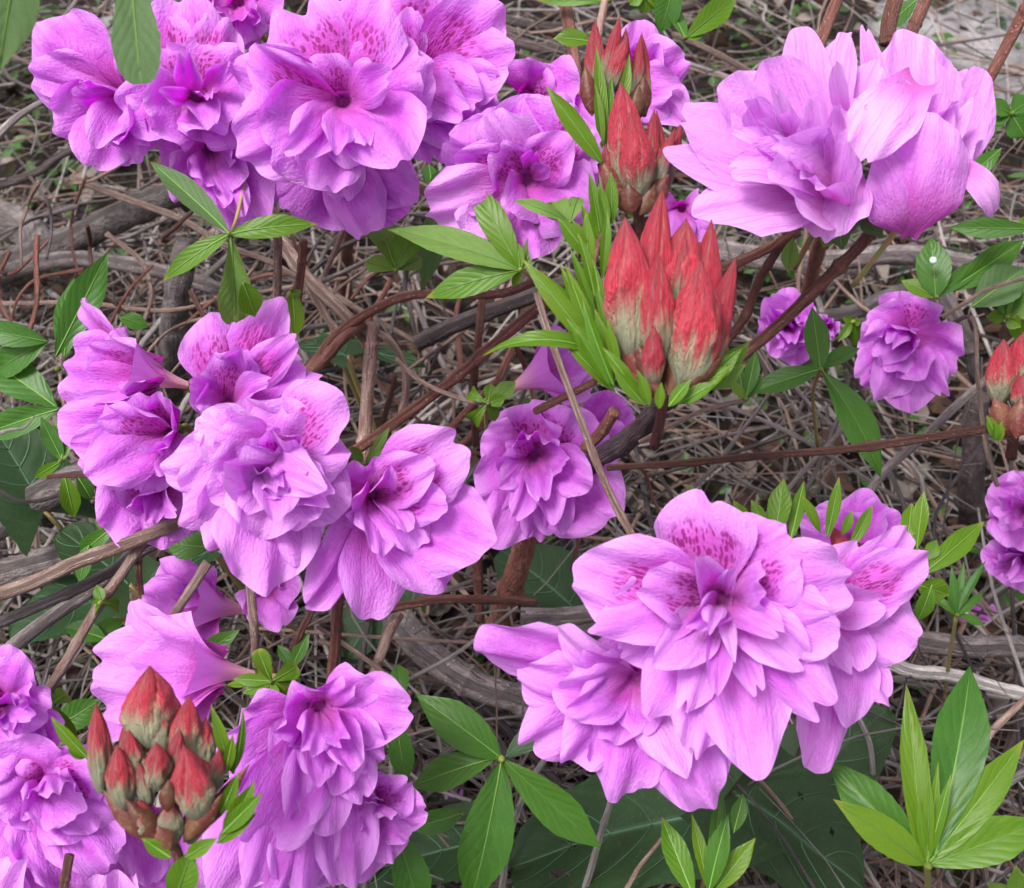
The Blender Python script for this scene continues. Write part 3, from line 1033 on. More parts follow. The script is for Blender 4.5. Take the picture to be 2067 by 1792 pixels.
# ------------------------------------------------------------------ branches of the bush
OLDB = 'old branches near the ground'
b = branch
g = lambda x, y, h: (x, y, 'h', h)
b('thick grey brown branch rising past the knotted stump at the left edge', [g(-40, 560, .10), g(110, 502, .13), g(230, 450, .16), (400, 370, .72), (560, 330, .66)], 66, 50, 'grey_bark', 0.14, group=OLDB, nodes=3)
b('long curved grey branch sweeping under the four leaf whorl', [g(40, 540, .13), g(160, 520, .14), g(300, 540, .15), g(430, 580, .15), g(560, 640, .13), g(650, 800, .1)], 36, 24, 'grey_bark', 0.12, group=OLDB, nodes=3)
b('dark slender branch slanting up beneath the upper purple flowers', [g(-30, 385, .2), g(70, 345, .22), g(160, 302, .24), g(300, 240, .26)], 19, 13, 'dark_bark', 0.08, group=OLDB)
b('stout upright grey trunk between the two flower clusters', [g(335, 800, .03), g(345, 720, .09), g(352, 655, .14), g(365, 560, .18), g(380, 480, .2)], 66, 50, 'grey_bark', 0.10, group=OLDB)
b('pale thin twig lying level behind the leaf spray', [g(-20, 612, .2), g(150, 612, .21), g(330, 625, .21), g(480, 598, .2), g(700, 560, .2)], 10, 7, 'tan_bark', 0.06, group=OLDB)
b('grey forked twig hanging behind the pink trumpet flower', [g(560, 590, .26), g(470, 700, .25), g(420, 770, .2), g(380, 850, .12)], 16, 10, 'grey_bark', 0.1, group=OLDB)
b('long thin branch running down from the upper flowers to the arching stems', [g(150, 360, .2), g(300, 420, .22), (420, 470, .62), (520, 520, .6), (600, 560, .58)], 16, 10, 'tan_bark', 0.08)
b('rounded grey root knuckle among twigs at the upper left', [g(-30, 430, .08), g(60, 470, .11), g(60, 530, .1), g(-30, 560, .05)], 80, 60, 'grey_bark', 0.2, group=OLDB)
b('thick brown branch under the leaves at the left edge', [g(-40, 1080, .16), g(80, 1000, .2), g(200, 950, .22), g(330, 890, .2)], 74, 55, 'grey_bark', 0.1, group=OLDB, nodes=2)
b('second thick brown branch crossing below the first at the left edge', [g(-40, 1180, .14), g(100, 1125, .17), g(260, 1065, .18), g(420, 1010, .16)], 60, 50, 'grey_bark', 0.1, group=OLDB)
# cut stems meeting under the pink cluster
CUT = 'stems meeting under the middle flower cluster'
b('uppermost light brown stem leading to the middle flower cluster', [(-40, 1212, .46), (90, 1165, .46), (200, 1120, .455), (300, 1078, .45), (420, 1030, .46)], 30, 28, 'tan_bark', 0.06, 0.002, group=CUT, nodes=2)
b('second grey stem just below the light brown one', [(-40, 1272, .47), (110, 1210, .47), (220, 1150, .47), (310, 1085, .465), (420, 1030, .47)], 24, 22, 'grey_bark', 0.07, 0.002, group=CUT, nodes=2)
b('lowest dark stem of the fan of stems at the left edge', [(20, 1310, .49), (130, 1225, .49), (250, 1140, .48), (330, 1090, .475), (430, 1040, .48)], 30, 26, 'grey_bark', 0.08, 0.002, group=CUT)
b('speckled red brown stem dropping to the small green sprout', [(300, 1080, .46), (240, 1165, .45), (190, 1240, .445), (130, 1340, .44), (85, 1410, .44)], 21, 19, 'tan_bark', 0.06, 0.002, nodes=3)
# central tangle
b('knotted junction stem standing upright in the centre tangle', [(735, 930, .60), (738, 850, .595), (744, 760, .59), (750, 690, .585), (752, 655, .58)], 27, 27, 'tan_bark', 0.10, 0.002, nodes=3)
b('arching stem looping over and down beside the upright stem', [(752, 665, .585), (790, 690, .58), (815, 740, .58), (815, 810, .585), (796, 890, .59), (780, 960, .6)], 15, 17, 'tan_bark', 0.06, 0.002)
b('reddish stem rising from the flower up to the junction', [(560, 790, .56), (640, 740, .565), (690, 685, .575), (735, 655, .58)], 24, 22, 'red_bark', 0.08, 0.002, nodes=2)
b('brown stem bending from the junction towards the leaf whorl', [(620, 750, .575), (680, 672, .58), (760, 625, .57), (850, 598, .56), (1000, 592, .54), (1090, 565, .5)], 20, 18, 'red_bark', 0.06, 0.003, nodes=3)
b('light brown stem coming down from above into the junction', [(500, 400, .62), (590, 520, .61), (680, 620, .59), (745, 690, .585)], 32, 24, 'tan_bark', 0.08, 0.003, nodes=2)
b('thin light branch beside the stem above the junction', [(610, 560, .6), (660, 640, .6), (690, 680, .59)], 18, 14, 'tan_bark', 0.06, 0.002)
b('pinkish upright shoot under the four leaf whorl', [(560, 470, .5), (560, 560, .52), (556, 640, .53)], 18, 18, 'tan_bark', 0.05, 0.001)
b('dark cut shoot standing beside the serrated leaf', [(612, 484, .52), (608, 540, .525), (600, 610, .53)], 18, 17, 'red_bark', 0.08, 0.001, nodes=1)
b('straw coloured stick leaning behind the upper flower', [(714, 398, .5), (690, 470, .52), (655, 555, .54)], 13, 11, 'tan_bark', 0.05, 0.001)
b('long red brown stem rising through the centre from the pink flower', [(700, 920, .58), (800, 850, .57), (900, 780, .56), (1000, 690, .55), (1090, 620, .54), (1180, 560, .53)], 22, 22, 'red_bark', 0.06, 0.002, nodes=4)
b('thick dark purple branch with a blunt broken end', [(838, 695, .64), (900, 665, .64), (1000, 625, .64), (1090, 590, .64), (1180, 555, .65)], 34, 32, 'dark_bark', 0.10, 0.002)
b('thin side shoot reaching the yellow green calyx', [(800, 725, .57), (850, 770, .55), (940, 808, .52), (985, 812, .5)], 9, 9, 'tan_bark', 0.05, 0.001)
b('upright maroon stem behind the curled leaf', [(975, 590, .6), (965, 680, .6), (955, 790, .61), (960, 900, .62)], 16, 15, 'red_bark', 0.05, 0.002)
b('second upright maroon stem beside the pink tube flower', [(1040, 690, .62), (1000, 780, .62), (975, 850, .63), (880, 950, .64)], 16, 15, 'red_bark', 0.05, 0.002)
b('dark thin stem running to the half hidden flower', [(1000, 770, .6), (920, 850, .6), (840, 930, .6), (780, 990, .6)], 14, 14, 'red_bark', 0.05, 0.002)
b('long straight straw coloured stem crossing in front of the shaded flower', [(1082, 590, .44), (1120, 710, .44), (1170, 850, .44), (1225, 980, .44), (1292, 1105, .44), (1340, 1190, .45)], 14, 17, 'tan_bark', 0.05, 0.0015, nodes=2)
b('short brown stem ending in the shaded flower', [(1240, 830, .47), (1215, 870, .48), (1180, 905, .49)], 26, 24, 'red_bark', 0.05, 0.001)
b('stem stub crossing the pink tube flower', [(1080, 830, .50), (1140, 800, .49), (1200, 770, .48)], 16, 16, 'red_bark', 0.05, 0.001)
b('rough dark brown branch below the big red bud cluster', [(1380, 770, .44), (1330, 820, .47), (1270, 880, .5), (1200, 935, .53), (1130, 1010, .57)], 46, 40, 'dark_bark', 0.2, 0.003, nodes=3)
b('thin shoot carrying the small green sprout', [(1290, 892, .44), (1360, 855, .43), (1430, 825, .425), (1505, 808, .42)], 8, 10, 'tan_bark', 0.05, 0.002, nodes=2)
b('level red brown twig ending at the bud cluster by the edge', [(1225, 944, .47), (1400, 932, .46), (1600, 915, .45), (1800, 895, .44), (1990, 866, .42)], 13, 19, 'red_bark', 0.05, 0.002, nodes=6)
# upper right flower stems
b('long speckled red brown branch holding the large pale flowers', [(1480, 730, .47), (1560, 665, .46), (1650, 585, .45), (1720, 510, .44), (1765, 455, .43), (1790, 430, .42)], 24, 24, 'red_bark', 0.06, 0.002, nodes=5)
b('dark red branch crossing behind the speckled one', [(1440, 720, .5), (1500, 640, .49), (1545, 545, .48), (1590, 470, .47)], 20, 18, 'red_bark', 0.07, 0.002, nodes=3)
b('short reddish side branch joining under the pale flower', [(1450, 545, .47), (1510, 520, .47), (1570, 490, .47), (1610, 470, .46)], 22, 18, 'red_bark', 0.06, 0.001, nodes=2)
b('red brown branch leaving the pale flowers towards the upper corner', [(1960, 210, .46), (2000, 150, .455), (2040, 75, .45), (2090, -20, .44)], 22, 26, 'red_bark', 0.06, 0.001, nodes=2)
b('dark red stem rising behind the pale flowers to the top edge', [(1640, 120, .48), (1670, 50, .48), (1700, -30, .48)], 24, 24, 'red_bark', 0.06, 0.001)
b('thick maroon stem with a peeling leaf at the top edge', [(1790, 90, .46), (1795, 40, .46), (1815, -30, .46)], 34, 32, 'red_bark', 0.06, 0.001, nodes=1)
b('brown stem leaning behind the maroon one at the top edge', [(1820, 110, .52), (1850, 40, .52), (1885, -40, .52)], 26, 26, 'red_bark', 0.06, 0.001)
b('upright brown stem behind the topmost bud cluster', [(1134, -30, .58), (1150, 60, .57), (1160, 140, .55), (1165, 230, .52)], 26, 22, 'red_bark', 0.06, 0.001, nodes=1)
b('thin branch angling behind the topmost buds', [(1160, 220, .56), (1195, 120, .56), (1225, -20, .56)], 18, 16, 'tan_bark', 0.06, 0.001)
b('dark fallen stick lying level near the top edge', [g(980, 55, .05), g(1090, 100, .06), g(1200, 92, .06), g(1320, 60, .05)], 24, 18, 'dark_bark', 0.1, group=OLDB)
b('second dark stick just under the level one', [g(1000, 35, .04), g(1120, 55, .05), g(1280, 40, .04), g(1400, 10, .04)], 18, 16, 'dark_bark', 0.1, group=OLDB)
b('pale grey stick pointing at the large pale flower', [g(1360, 70, .2), g(1450, 110, .22), (1510, 145, .7), (1600, 200, .65)], 12, 14, 'tan_bark', 0.08)
b('broad grey brown log behind the speckled branch', [g(1420, 500, .07), g(1560, 525, .09), g(1700, 520, .1), g(1850, 518, .09), g(2000, 540, .07), g(2110, 560, .05)], 42, 40, 'grey_bark', 0.14, group=OLDB, nodes=3)
b('curved grey branch between the two small purple flowers', [g(1560, 640, .1), g(1680, 640, .12), g(1790, 600, .12), g(1900, 560, .1)], 38, 26, 'grey_bark', 0.1, group=OLDB)
b('grey upright branch under the white speckled leaf', [g(1880, 540, .16), g(1930, 640, .16), g(1960, 720, .14), g(1985, 800, .1)], 34, 30, 'grey_bark', 0.1, group=OLDB)
b('long pale grey stick slanting across the bare twigs', [g(1680, 1130, .13), g(1760, 985, .16), g(1850, 900, .18), g(1960, 790, .2), g(2100, 690, .2)], 20, 17, 'grey_bark', 0.07, group=OLDB)
b('thin vine stem curving down past the edge bud cluster', [(1908, 660, .6), (1955, 640, .58), (1970, 680, .56), (1975, 780, .54), (1985, 890, .54), (2012, 980, .55)], 9, 9, 'tan_bark', 0.05, 0.002)
b('pale shoot pointing up and away by the right leaves', [(1900, 640, .55), (1950, 610, .55), (1990, 585, .55), (2070, 560, .55)], 9, 8, 'tan_bark', 0.05, 0.001)
b('dark brown upright stump near the right edge', [g(1960, 1080, .02), g(1960, 980, .08), g(1965, 880, .12), g(1975, 800, .15)], 56, 46, 'dark_bark', 0.15, group=OLDB)
for (lab, pts, w0) in (
    ('thin grey dead stem crossing under the level twig first from the rough branch', [g(1320, 1060, .1), g(1480, 900, .16), g(1560, 780, .2)], 10),
    ('thin grey dead stem passing behind the long serrated leaf', [g(1500, 1100, .1), g(1680, 880, .16), g(1790, 760, .2)], 11),
    ('grey dead stem behind the upright leaf tips near the big flower', [g(1560, 1120, .08), g(1640, 960, .12), g(1710, 800, .16)], 12),
    ('long thin grey stem sloping down through the bare hollow', [g(1420, 800, .14), g(1640, 900, .12), g(1820, 1010, .1), g(2050, 1150, .08)], 10),
    ('crooked fine stem in the hollow above the leaf tips', [g(1380, 880, .1), g(1520, 980, .12), g(1700, 1010, .1), g(1880, 1090, .08)], 7),
    ('slender stem rising steeply by the small double flower', [g(1880, 1000, .05), g(1780, 860, .12), g(1700, 720, .2)], 8)):
    b(lab, pts, w0, w0*0.75, 'grey_bark', 0.06, 0.006, group='thin dead stems in the hollow')
# lower centre
b('thick brown branch descending through the lower centre', [g(770, 1210, .10), g(840, 1290, .14), g(900, 1350, .15), g(960, 1385, .15), g(1060, 1410, .14), g(1180, 1440, .1)], 66, 56, 'grey_bark', 0.12, group=OLDB, nodes=3)
b('light brown stick slanting from the tangle to the lower leaves', [g(805, 1240, .2), g(770, 1310, .2), g(742, 1400, .18)], 22, 20, 'tan_bark', 0.06, group=OLDB)
b('level reddish stick under the middle flower cluster', [g(740, 1245, .2), g(840, 1215, .22), g(960, 1208, .22), g(1080, 1215, .2)], 20, 17, 'red_bark', 0.08, group=OLDB)
b('straight reddish upright stem below the shaded flower', [(962, 1110, .6), (965, 1170, .61), (968, 1250, .62)], 22, 20, 'red_bark', 0.06, 0.001, nodes=1)
b('thick upright brown trunk below the shaded flower', [g(1000, 1290, .1), g(1030, 1200, .16), g(1058, 1080, .22), g(1070, 1000, .26)], 52, 44, 'red_bark', 0.1, group=OLDB)
b('broken brown log end beside the big flower', [g(1050, 1245, .18), g(1130, 1245, .18), g(1200, 1240, .18), g(1320, 1236, .17)], 40, 38, 'grey_bark', 0.16, group=OLDB)
b('second brown log under the broken one', [g(1100, 1285, .13), g(1200, 1275, .13), g(1330, 1270, .12)], 36, 34, 'grey_bark', 0.12, group=OLDB)
b('white dry stalk arcing over the brown branch', [(1045, 1225, .58), (985, 1268, .58), (900, 1330, .585), (822, 1372, .59)], 7, 9, 'pale_bark', 0.06, 0.004)
b('pale curling dry tendril over the brown log', [(1060, 1235, .58), (1000, 1230, .58), (930, 1245, .585), (870, 1262, .59), (835, 1280, .59)], 5, 4, 'pale_bark', 0.06, 0.006)
b('orange brown twig leading down to the single round leaf', [(640, 1265, .55), (710, 1310, .54), (790, 1370, .53), (830, 1400, .52)], 9, 10, 'tan_bark', 0.06, 0.002)
b('reddish stalk standing between the two lower flowers', [(685, 1190, .43), (678, 1270, .44), (668, 1390, .45)], 22, 23, 'red_bark', 0.05, 0.001, nodes=1)
b('light pinkish stalk rising into the middle flower cluster', [(505, 1180, .42), (512, 1260, .42), (518, 1345, .43)], 19, 18, 'tan_bark', 0.05, 0.001)
b('slanted brown stalk behind the light pinkish one', [(640, 1210, .48), (600, 1290, .48), (560, 1380, .49)], 15, 15, 'red_bark', 0.05, 0.001)
b('papery brown broken stalk in front of the shadowed trumpet flower', [(420, 1135, .43), (385, 1190, .43), (350, 1240, .43), (326, 1270, .43)], 22, 14, 'tan_bark', 0.18, 0.001)
b('reddish leaning stalk above the papery one', [(285, 1090, .48), (280, 1150, .48), (285, 1200, .48)], 14, 13, 'red_bark', 0.06, 0.001)
b('horizontal withered twig poking into the left flowers', [(95, 962, .45), (150, 958, .45), (200, 962, .45), (260, 968, .45)], 9, 12, 'red_bark', 0.12, 0.002)
b('hooked thin vine under the withered twig', [(-20, 980, .52), (40, 1010, .52), (100, 1005, .52), (145, 985, .52)], 7, 9, 'dark_bark', 0.06, 0.002)
b('pale stalk at the bottom edge below the lower flower', [(526, 1690, .42), (526, 1760, .42), (524, 1820, .42)], 17, 17, 'tan_bark', 0.05, 0.001)
b('reddish stalk at the bottom edge below the leftmost flower', [(140, 1725, .39), (132, 1770, .39), (122, 1820, .39)], 20, 19, 'red_bark', 0.05, 0.001)
b('bleached dead stalk standing over the dark leaf', [(1240, 1590, .50), (1220, 1660, .51), (1196, 1740, .52), (1172, 1820, .53)], 13, 16, 'pale_bark', 0.06, 0.001)
b('bleached dead stalk leaning beside the leaf whorl', [(1100, 1530, .55), (1060, 1600, .56), (1030, 1680, .56), (1012, 1800, .57)], 13, 15, 'pale_bark', 0.08, 0.002)
b('thin brown dry stem lying across the large dark leaf', [(1525, 1565, .53), (1590, 1640, .545), (1640, 1720, .55), (1672, 1800, .56)], 8, 7, 'tan_bark', 0.06, 0.003)
b('tan dry stalk beside the bottom leaf sprout', [(1345, 1680, .49), (1290, 1750, .5), (1260, 1800, .5)], 8, 10, 'tan_bark', 0.06, 0.001)
b('weathered white stick slanting from the big flower to the right edge', [g(1720, 1310, .12), g(1820, 1345, .13), g(1930, 1365, .13), g(2100, 1410, .12)], 30, 26, 'pale_bark', 0.1, group=OLDB)
b('thick brown branch lying level at the right edge', [g(1820, 1295, .1), g(1900, 1300, .11), g(2000, 1305, .11), g(2110, 1310, .11)], 46, 44, 'grey_bark', 0.12, group=OLDB, nodes=2)
b('dark broken stick beside the drooping petal', [g(1700, 1420, .14), g(1750, 1450, .14), g(1820, 1500, .12)], 34, 30, 'dark_bark', 0.14, group=OLDB)
b('grey forked twig at the lower right edge', [g(2100, 1380, .16), g(2010, 1470, .16), g(1960, 1540, .14), g(1900, 1600, .1)], 14, 16, 'tan_bark', 0.08, group=OLDB)
b('bent pale straw by the dark broken stick', [g(1730, 1440, .16), g(1752, 1500, .16), g(1770, 1590, .14), g(1790, 1680, .1)], 11, 12, 'pale_bark', 0.05, group=OLDB)
b('pale stick leaning behind the bright leaf whorl', [g(1900, 1700, .12), g(1960, 1640, .14), g(2040, 1580, .14), g(2100, 1530, .12)], 17, 15, 'pale_bark', 0.08, group=OLDB)
# hidden main stems that carry the flower clusters
for (lab, top, foot) in (
    ('main stem carrying the upper purple flowers', (700, 330, .52), g(700, 700, 0)),
    ('main stem carrying the large pale flowers', (1720, 330, .50), g(1580, 760, 0)),
    ('main stem carrying the middle pink flowers', (480, 950, .52), g(520, 1200, 0)),
    ('main stem carrying the big front flower', (1480, 1280, .47), g(1400, 1500, 0)),
    ('main stem carrying the lower corner flowers', (240, 1640, .50), g(300, 1780, 0))):
    tp, ft = pt3(top), pt3(foot)
    b(lab, [top, ((top[0]*0.5+foot[0]*0.5), (top[1]*0.6+foot[1]*0.4), (top[2]+depth_at(foot[0], foot[1], 0))*0.5), foot], 24, 30, 'red_bark', 0.08, 0.006, group='main stems')

# ------------------------------------------------------------------ big dark leaves close to the ground
def dark_leaf(label, base, tip, d, dtip, wpx, seed, tilt=(0, 0.2, 0.9), holes=0, **kw):
    B, T = P(base[0], base[1], d), P(tip[0], tip[1], dtip)
    nn = Vector(tilt).normalized()
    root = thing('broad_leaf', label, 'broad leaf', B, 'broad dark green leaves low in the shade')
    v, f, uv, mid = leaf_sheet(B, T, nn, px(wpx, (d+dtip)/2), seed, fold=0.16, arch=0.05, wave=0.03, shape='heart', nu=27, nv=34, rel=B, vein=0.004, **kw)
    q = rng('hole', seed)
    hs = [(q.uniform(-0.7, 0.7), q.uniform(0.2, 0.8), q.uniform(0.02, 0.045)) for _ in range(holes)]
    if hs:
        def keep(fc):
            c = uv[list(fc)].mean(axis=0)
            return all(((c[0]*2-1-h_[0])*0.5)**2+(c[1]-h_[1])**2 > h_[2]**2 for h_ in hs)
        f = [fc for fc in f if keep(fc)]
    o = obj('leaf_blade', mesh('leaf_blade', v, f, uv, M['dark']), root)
    n = len(mid)
    obj('midrib', tube_mesh('midrib', mid[:n-2], np.linspace(0.0008, 0.0002, n-2), M['dark_rib'], 5, rel=B), root)
    V2 = v.reshape(34, 27, 3)
    for sgn in (-1, 1):
        for k in (3, 9, 15, 21):
            pts = []
            for t in np.linspace(0, 1, 9):
                i = min(33, k+t*9*(1+0.2*t)); j = 13+sgn*t*11.5
                i0, j0 = int(i), int(j)
                i1, j1 = min(33, i0+1), min(26, j0+1)
                a, c = i-i0, j-j0
                pts.append((V2[i0, j0]*(1-a)*(1-c)+V2[i1, j0]*a*(1-c)+V2[i0, j1]*(1-a)*c+V2[i1, j1]*a*c)+A3(nn)*0.0002+A3(B))
            obj('vein', tube_mesh('vein', pts, np.linspace(0.00045, 0.00012, 9), M['dark_rib'], 5, rel=B), root)
    e = Vector((B.x, B.y+0.01, 0))
    obj('leaf_stalk', tube_mesh('leaf_stalk', smooth_path([B, B*0.6+e*0.4+Vector((0.01, 0.01, 0.01)), e], 5), 0.0014, M['stem'], 6, rel=B), root)
    return root

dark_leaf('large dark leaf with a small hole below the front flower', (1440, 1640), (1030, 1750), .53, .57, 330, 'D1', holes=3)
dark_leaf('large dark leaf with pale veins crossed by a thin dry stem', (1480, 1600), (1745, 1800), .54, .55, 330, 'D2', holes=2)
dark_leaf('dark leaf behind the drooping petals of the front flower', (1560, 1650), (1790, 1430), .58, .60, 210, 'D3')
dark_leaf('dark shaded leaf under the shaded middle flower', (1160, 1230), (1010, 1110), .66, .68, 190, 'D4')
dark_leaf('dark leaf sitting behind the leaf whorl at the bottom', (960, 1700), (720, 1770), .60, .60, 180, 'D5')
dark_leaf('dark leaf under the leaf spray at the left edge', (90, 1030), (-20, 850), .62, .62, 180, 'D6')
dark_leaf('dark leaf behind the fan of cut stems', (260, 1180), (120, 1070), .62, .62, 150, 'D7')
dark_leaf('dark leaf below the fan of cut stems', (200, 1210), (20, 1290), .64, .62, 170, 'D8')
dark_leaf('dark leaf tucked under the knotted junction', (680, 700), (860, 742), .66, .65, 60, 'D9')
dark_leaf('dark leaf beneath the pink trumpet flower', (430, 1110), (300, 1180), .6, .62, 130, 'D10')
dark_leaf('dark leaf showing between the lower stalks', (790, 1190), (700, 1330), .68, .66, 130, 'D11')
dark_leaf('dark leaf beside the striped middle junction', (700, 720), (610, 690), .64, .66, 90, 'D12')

# fine arching twigs between the clusters
q = rng('arches')
for i in range(60):
    x0, y0 = (q.uniform(560, 1300), q.uniform(470, 960)) if i < 38 else (q.uniform(-50, 620), q.uniform(330, 640))
    L = q.uniform(140, 380)
    a = q.choice((q.gauss(-0.6, 0.35), q.gauss(1.25, 0.3), q.gauss(2.4, 0.5)))
    d0 = q.uniform(0.56, 0.72)
    bow = q.uniform(-0.28, 0.28)*L
    pts = [(x0+math.cos(a)*L*t-math.sin(a)*bow*(1-4*(t-.5)**2), y0+math.sin(a)*L*t+math.cos(a)*bow*(1-4*(t-.5)**2), d0+q.uniform(-.015, .015)) for t in (0, .3, .6, 1)]
    b('thin arching twig in the tangle between the flower clusters', pts, q.uniform(6, 13), q.uniform(4, 8), q.choice(('red_bark', 'red_bark', 'tan_bark', 'grey_bark')), 0.08, 0.006,
      name='twig', cat='twig', group='fine arching twigs between the clusters', sides=7)
# ------------------------------------------------------------------ flowers, cluster by cluster
# upper purple cluster
flower('purple flower half hidden by the hanging grey green leaf', 215, 215, .445, [
    (85, 40, 170, 0, dict(sp=0)), (70, 140, 130, 0, dict(sp=0)), (108, 245, 130, 0), (178, 340, 130, 0), (300, 318, 150, 0), (250, 120, 130, 1),
    (300, 205, 110, 1), (282, 305, 120, 2, dict(c=0.3)), (175, 150, 70, 3), (150, 190, 70, 2), (190, 290, 90, 2), (240, 275, 80, 3)], (-0.35, 0.15))
flower('purple flower with a petal standing up over its speckled throat', 395, 195, .43, [(520, 260, 130, 0, dict(dz=.012)), (230, 230, 120, 0, dict(dz=.012)), (310, 20, 110, 0, dict(dz=.012, sp=1)), (450, 20, 120, 0, dict(dz=.012, sp=1)), 
    (372, -12, 150, 0, dict(pt=2.6, sp=1)), (492, 110, 160, 0, dict(sp=1)), (532, 195, 130, 0), (468, 252, 150, 1), (298, 242, 165, 1), (258, 170, 120, 0), (368, 270, 130, 0),
    (300, 90, 110, 0, dict(sp=1)), (372, 108, 56, 3, dict(b=(385, 195), r=0.05, c=0.1, pt=3.5)), (460, 135, 46, 3), (418, 190, 40, 3), (330, 185, 40, 3), (425, 255, 70, 2)], (0, -0.05))
flower('largest purple flower of the upper cluster with a yellowish throat', 693, 205, .415, [(480, 300, 170, 0, dict(dz=.012)), (480, 130, 150, 0, dict(dz=.012, sp=1)), (880, 140, 150, 0, dict(dz=.012, sp=0)), 
    (590, 5, 190, 0, dict(sp=1)), (760, -15, 190, 0, dict(sp=1)), (850, 90, 150, 0, dict(sp=0)), (864, 215, 185, 0), (820, 330, 170, 0, dict(dz=0.0)), (545, 325, 210, 0), (490, 215, 170, 0, dict(sp=1)),
    (497, 98, 110, 1, dict(sp=1, c=0.3)), (585, 315, 105, 2, dict(no=0.06)), (682, 308, 72, 2), (655, 382, 150, 1, dict(no=0.06)), (740, 290, 70, 2), (725, 335, 130, 1),
    (770, 150, 100, 2), (640, 110, 110, 1, dict(sp=1))], (0, -0.03))
flower('purple petals drooping behind the largest flower of the upper cluster', 680, 340, .455, [
    (585, 440, 190, 0), (545, 400, 130, 0), (750, 478, 110, 0), (820, 440, 130, 0), (690, 410, 90, 1), (845, 400, 110, 0)], (0, 0.5))
flower('small purple flower hanging below the cluster over a leaf whorl', 435, 330, .45, [
    (318, 315, 120, 0), (345, 395, 110, 0), (470, 470, 110, 0), (525, 460, 120, 0), (540, 385, 110, 0), (455, 255, 110, 0), (480, 375, 100, 1), (420, 385, 90, 2), (490, 440, 70, 2),
    (470, 310, 60, 3), (450, 440, 60, 3)], (0.1, 0.4))
flower('purple flower cut by the top edge of the picture', 480, 15, .46, [
    (420, -70, 150, 0), (540, 60, 130, 0), (560, -40, 150, 0), (450, 60, 120, 0), (500, 90, 110, 0), (530, 15, 80, 2), (470, 30, 70, 3)], (0, 0.1))
flower('purple flower with two rows of crimson flecks leaning out over the twigs', 840, 165, .44, [(1000, 240, 150, 0, dict(dz=.008)), (850, 250, 120, 0, dict(dz=.008)), (960, 310, 130, 0, dict(dz=.01)), 
    (905, -45, 200, 0, dict(sp=1)), (1000, 10, 140, 0, dict(sp=1)), (1035, 112, 150, 0, dict(sp=1)), (828, 15, 70, 1), (975, 205, 130, 1, dict(sp=1)), (930, 230, 110, 2), (910, 290, 140, 0),
    (885, 335, 110, 0), (1010, 170, 110, 1)], (0.15, 0.0))
flower('pale pink bottomed flower beside the middle red buds', 1060, 370, .425, [
    (1010, 205, 200, 0, dict(sp=0)), (1120, 190, 190, 0, dict(sp=0)), (1190, 240, 150, 0), (1208, 340, 130, 0), (1185, 440, 170, 0), (900, 270, 150, 0, dict(sp=0)), (912, 340, 130, 0, dict(sp=1, c=0.2)),
    (850, 425, 130, 0, dict(pale=0.4)), (950, 488, 170, 0, dict(pale=0.4)), (1090, 520, 130, 0), (990, 228, 125, 2, dict(b=(1075, 350), c=-0.3, sp=0, pale=0.6, r=0.15)), (1080, 300, 50, 3),
    (1150, 270, 110, 1, dict(sp=1)), (1010, 300, 120, 1, dict(sp=1)), (1030, 420, 110, 1), (1120, 330, 40, 3)], (-0.02, 0.05))
flower('purple flower peeping out behind the middle cluster of the upper flowers', 1080, 190, .47, [
    (1170, 190, 130, 0), (1150, 280, 130, 0), (1060, 120, 120, 0, dict(sp=0)), (1120, 160, 110, 0), (1210, 330, 110, 0)], (0.2, 0.0))
flower('lone lilac flower behind the topmost red buds', 1290, 165, .50, [
    (1298, 38, 80, 0, dict(sp=0)), (1386, 110, 100, 0), (1384, 245, 95, 0), (1365, 180, 90, 1), (1250, 260, 90, 0), (1200, 200, 90, 0), (1320, 90, 90, 1), (1330, 250, 90, 1)], (0.25, 0.0), pale=0.15)
flower('lilac petals showing between the two largest red bud clusters', 1375, 440, .47, [
    (1330, 490, 70, 0), (1440, 470, 80, 0), (1420, 420, 70, 0), (1360, 500, 60, 1), (1310, 420, 60, 0)], (0, 0.2), pale=0.15)
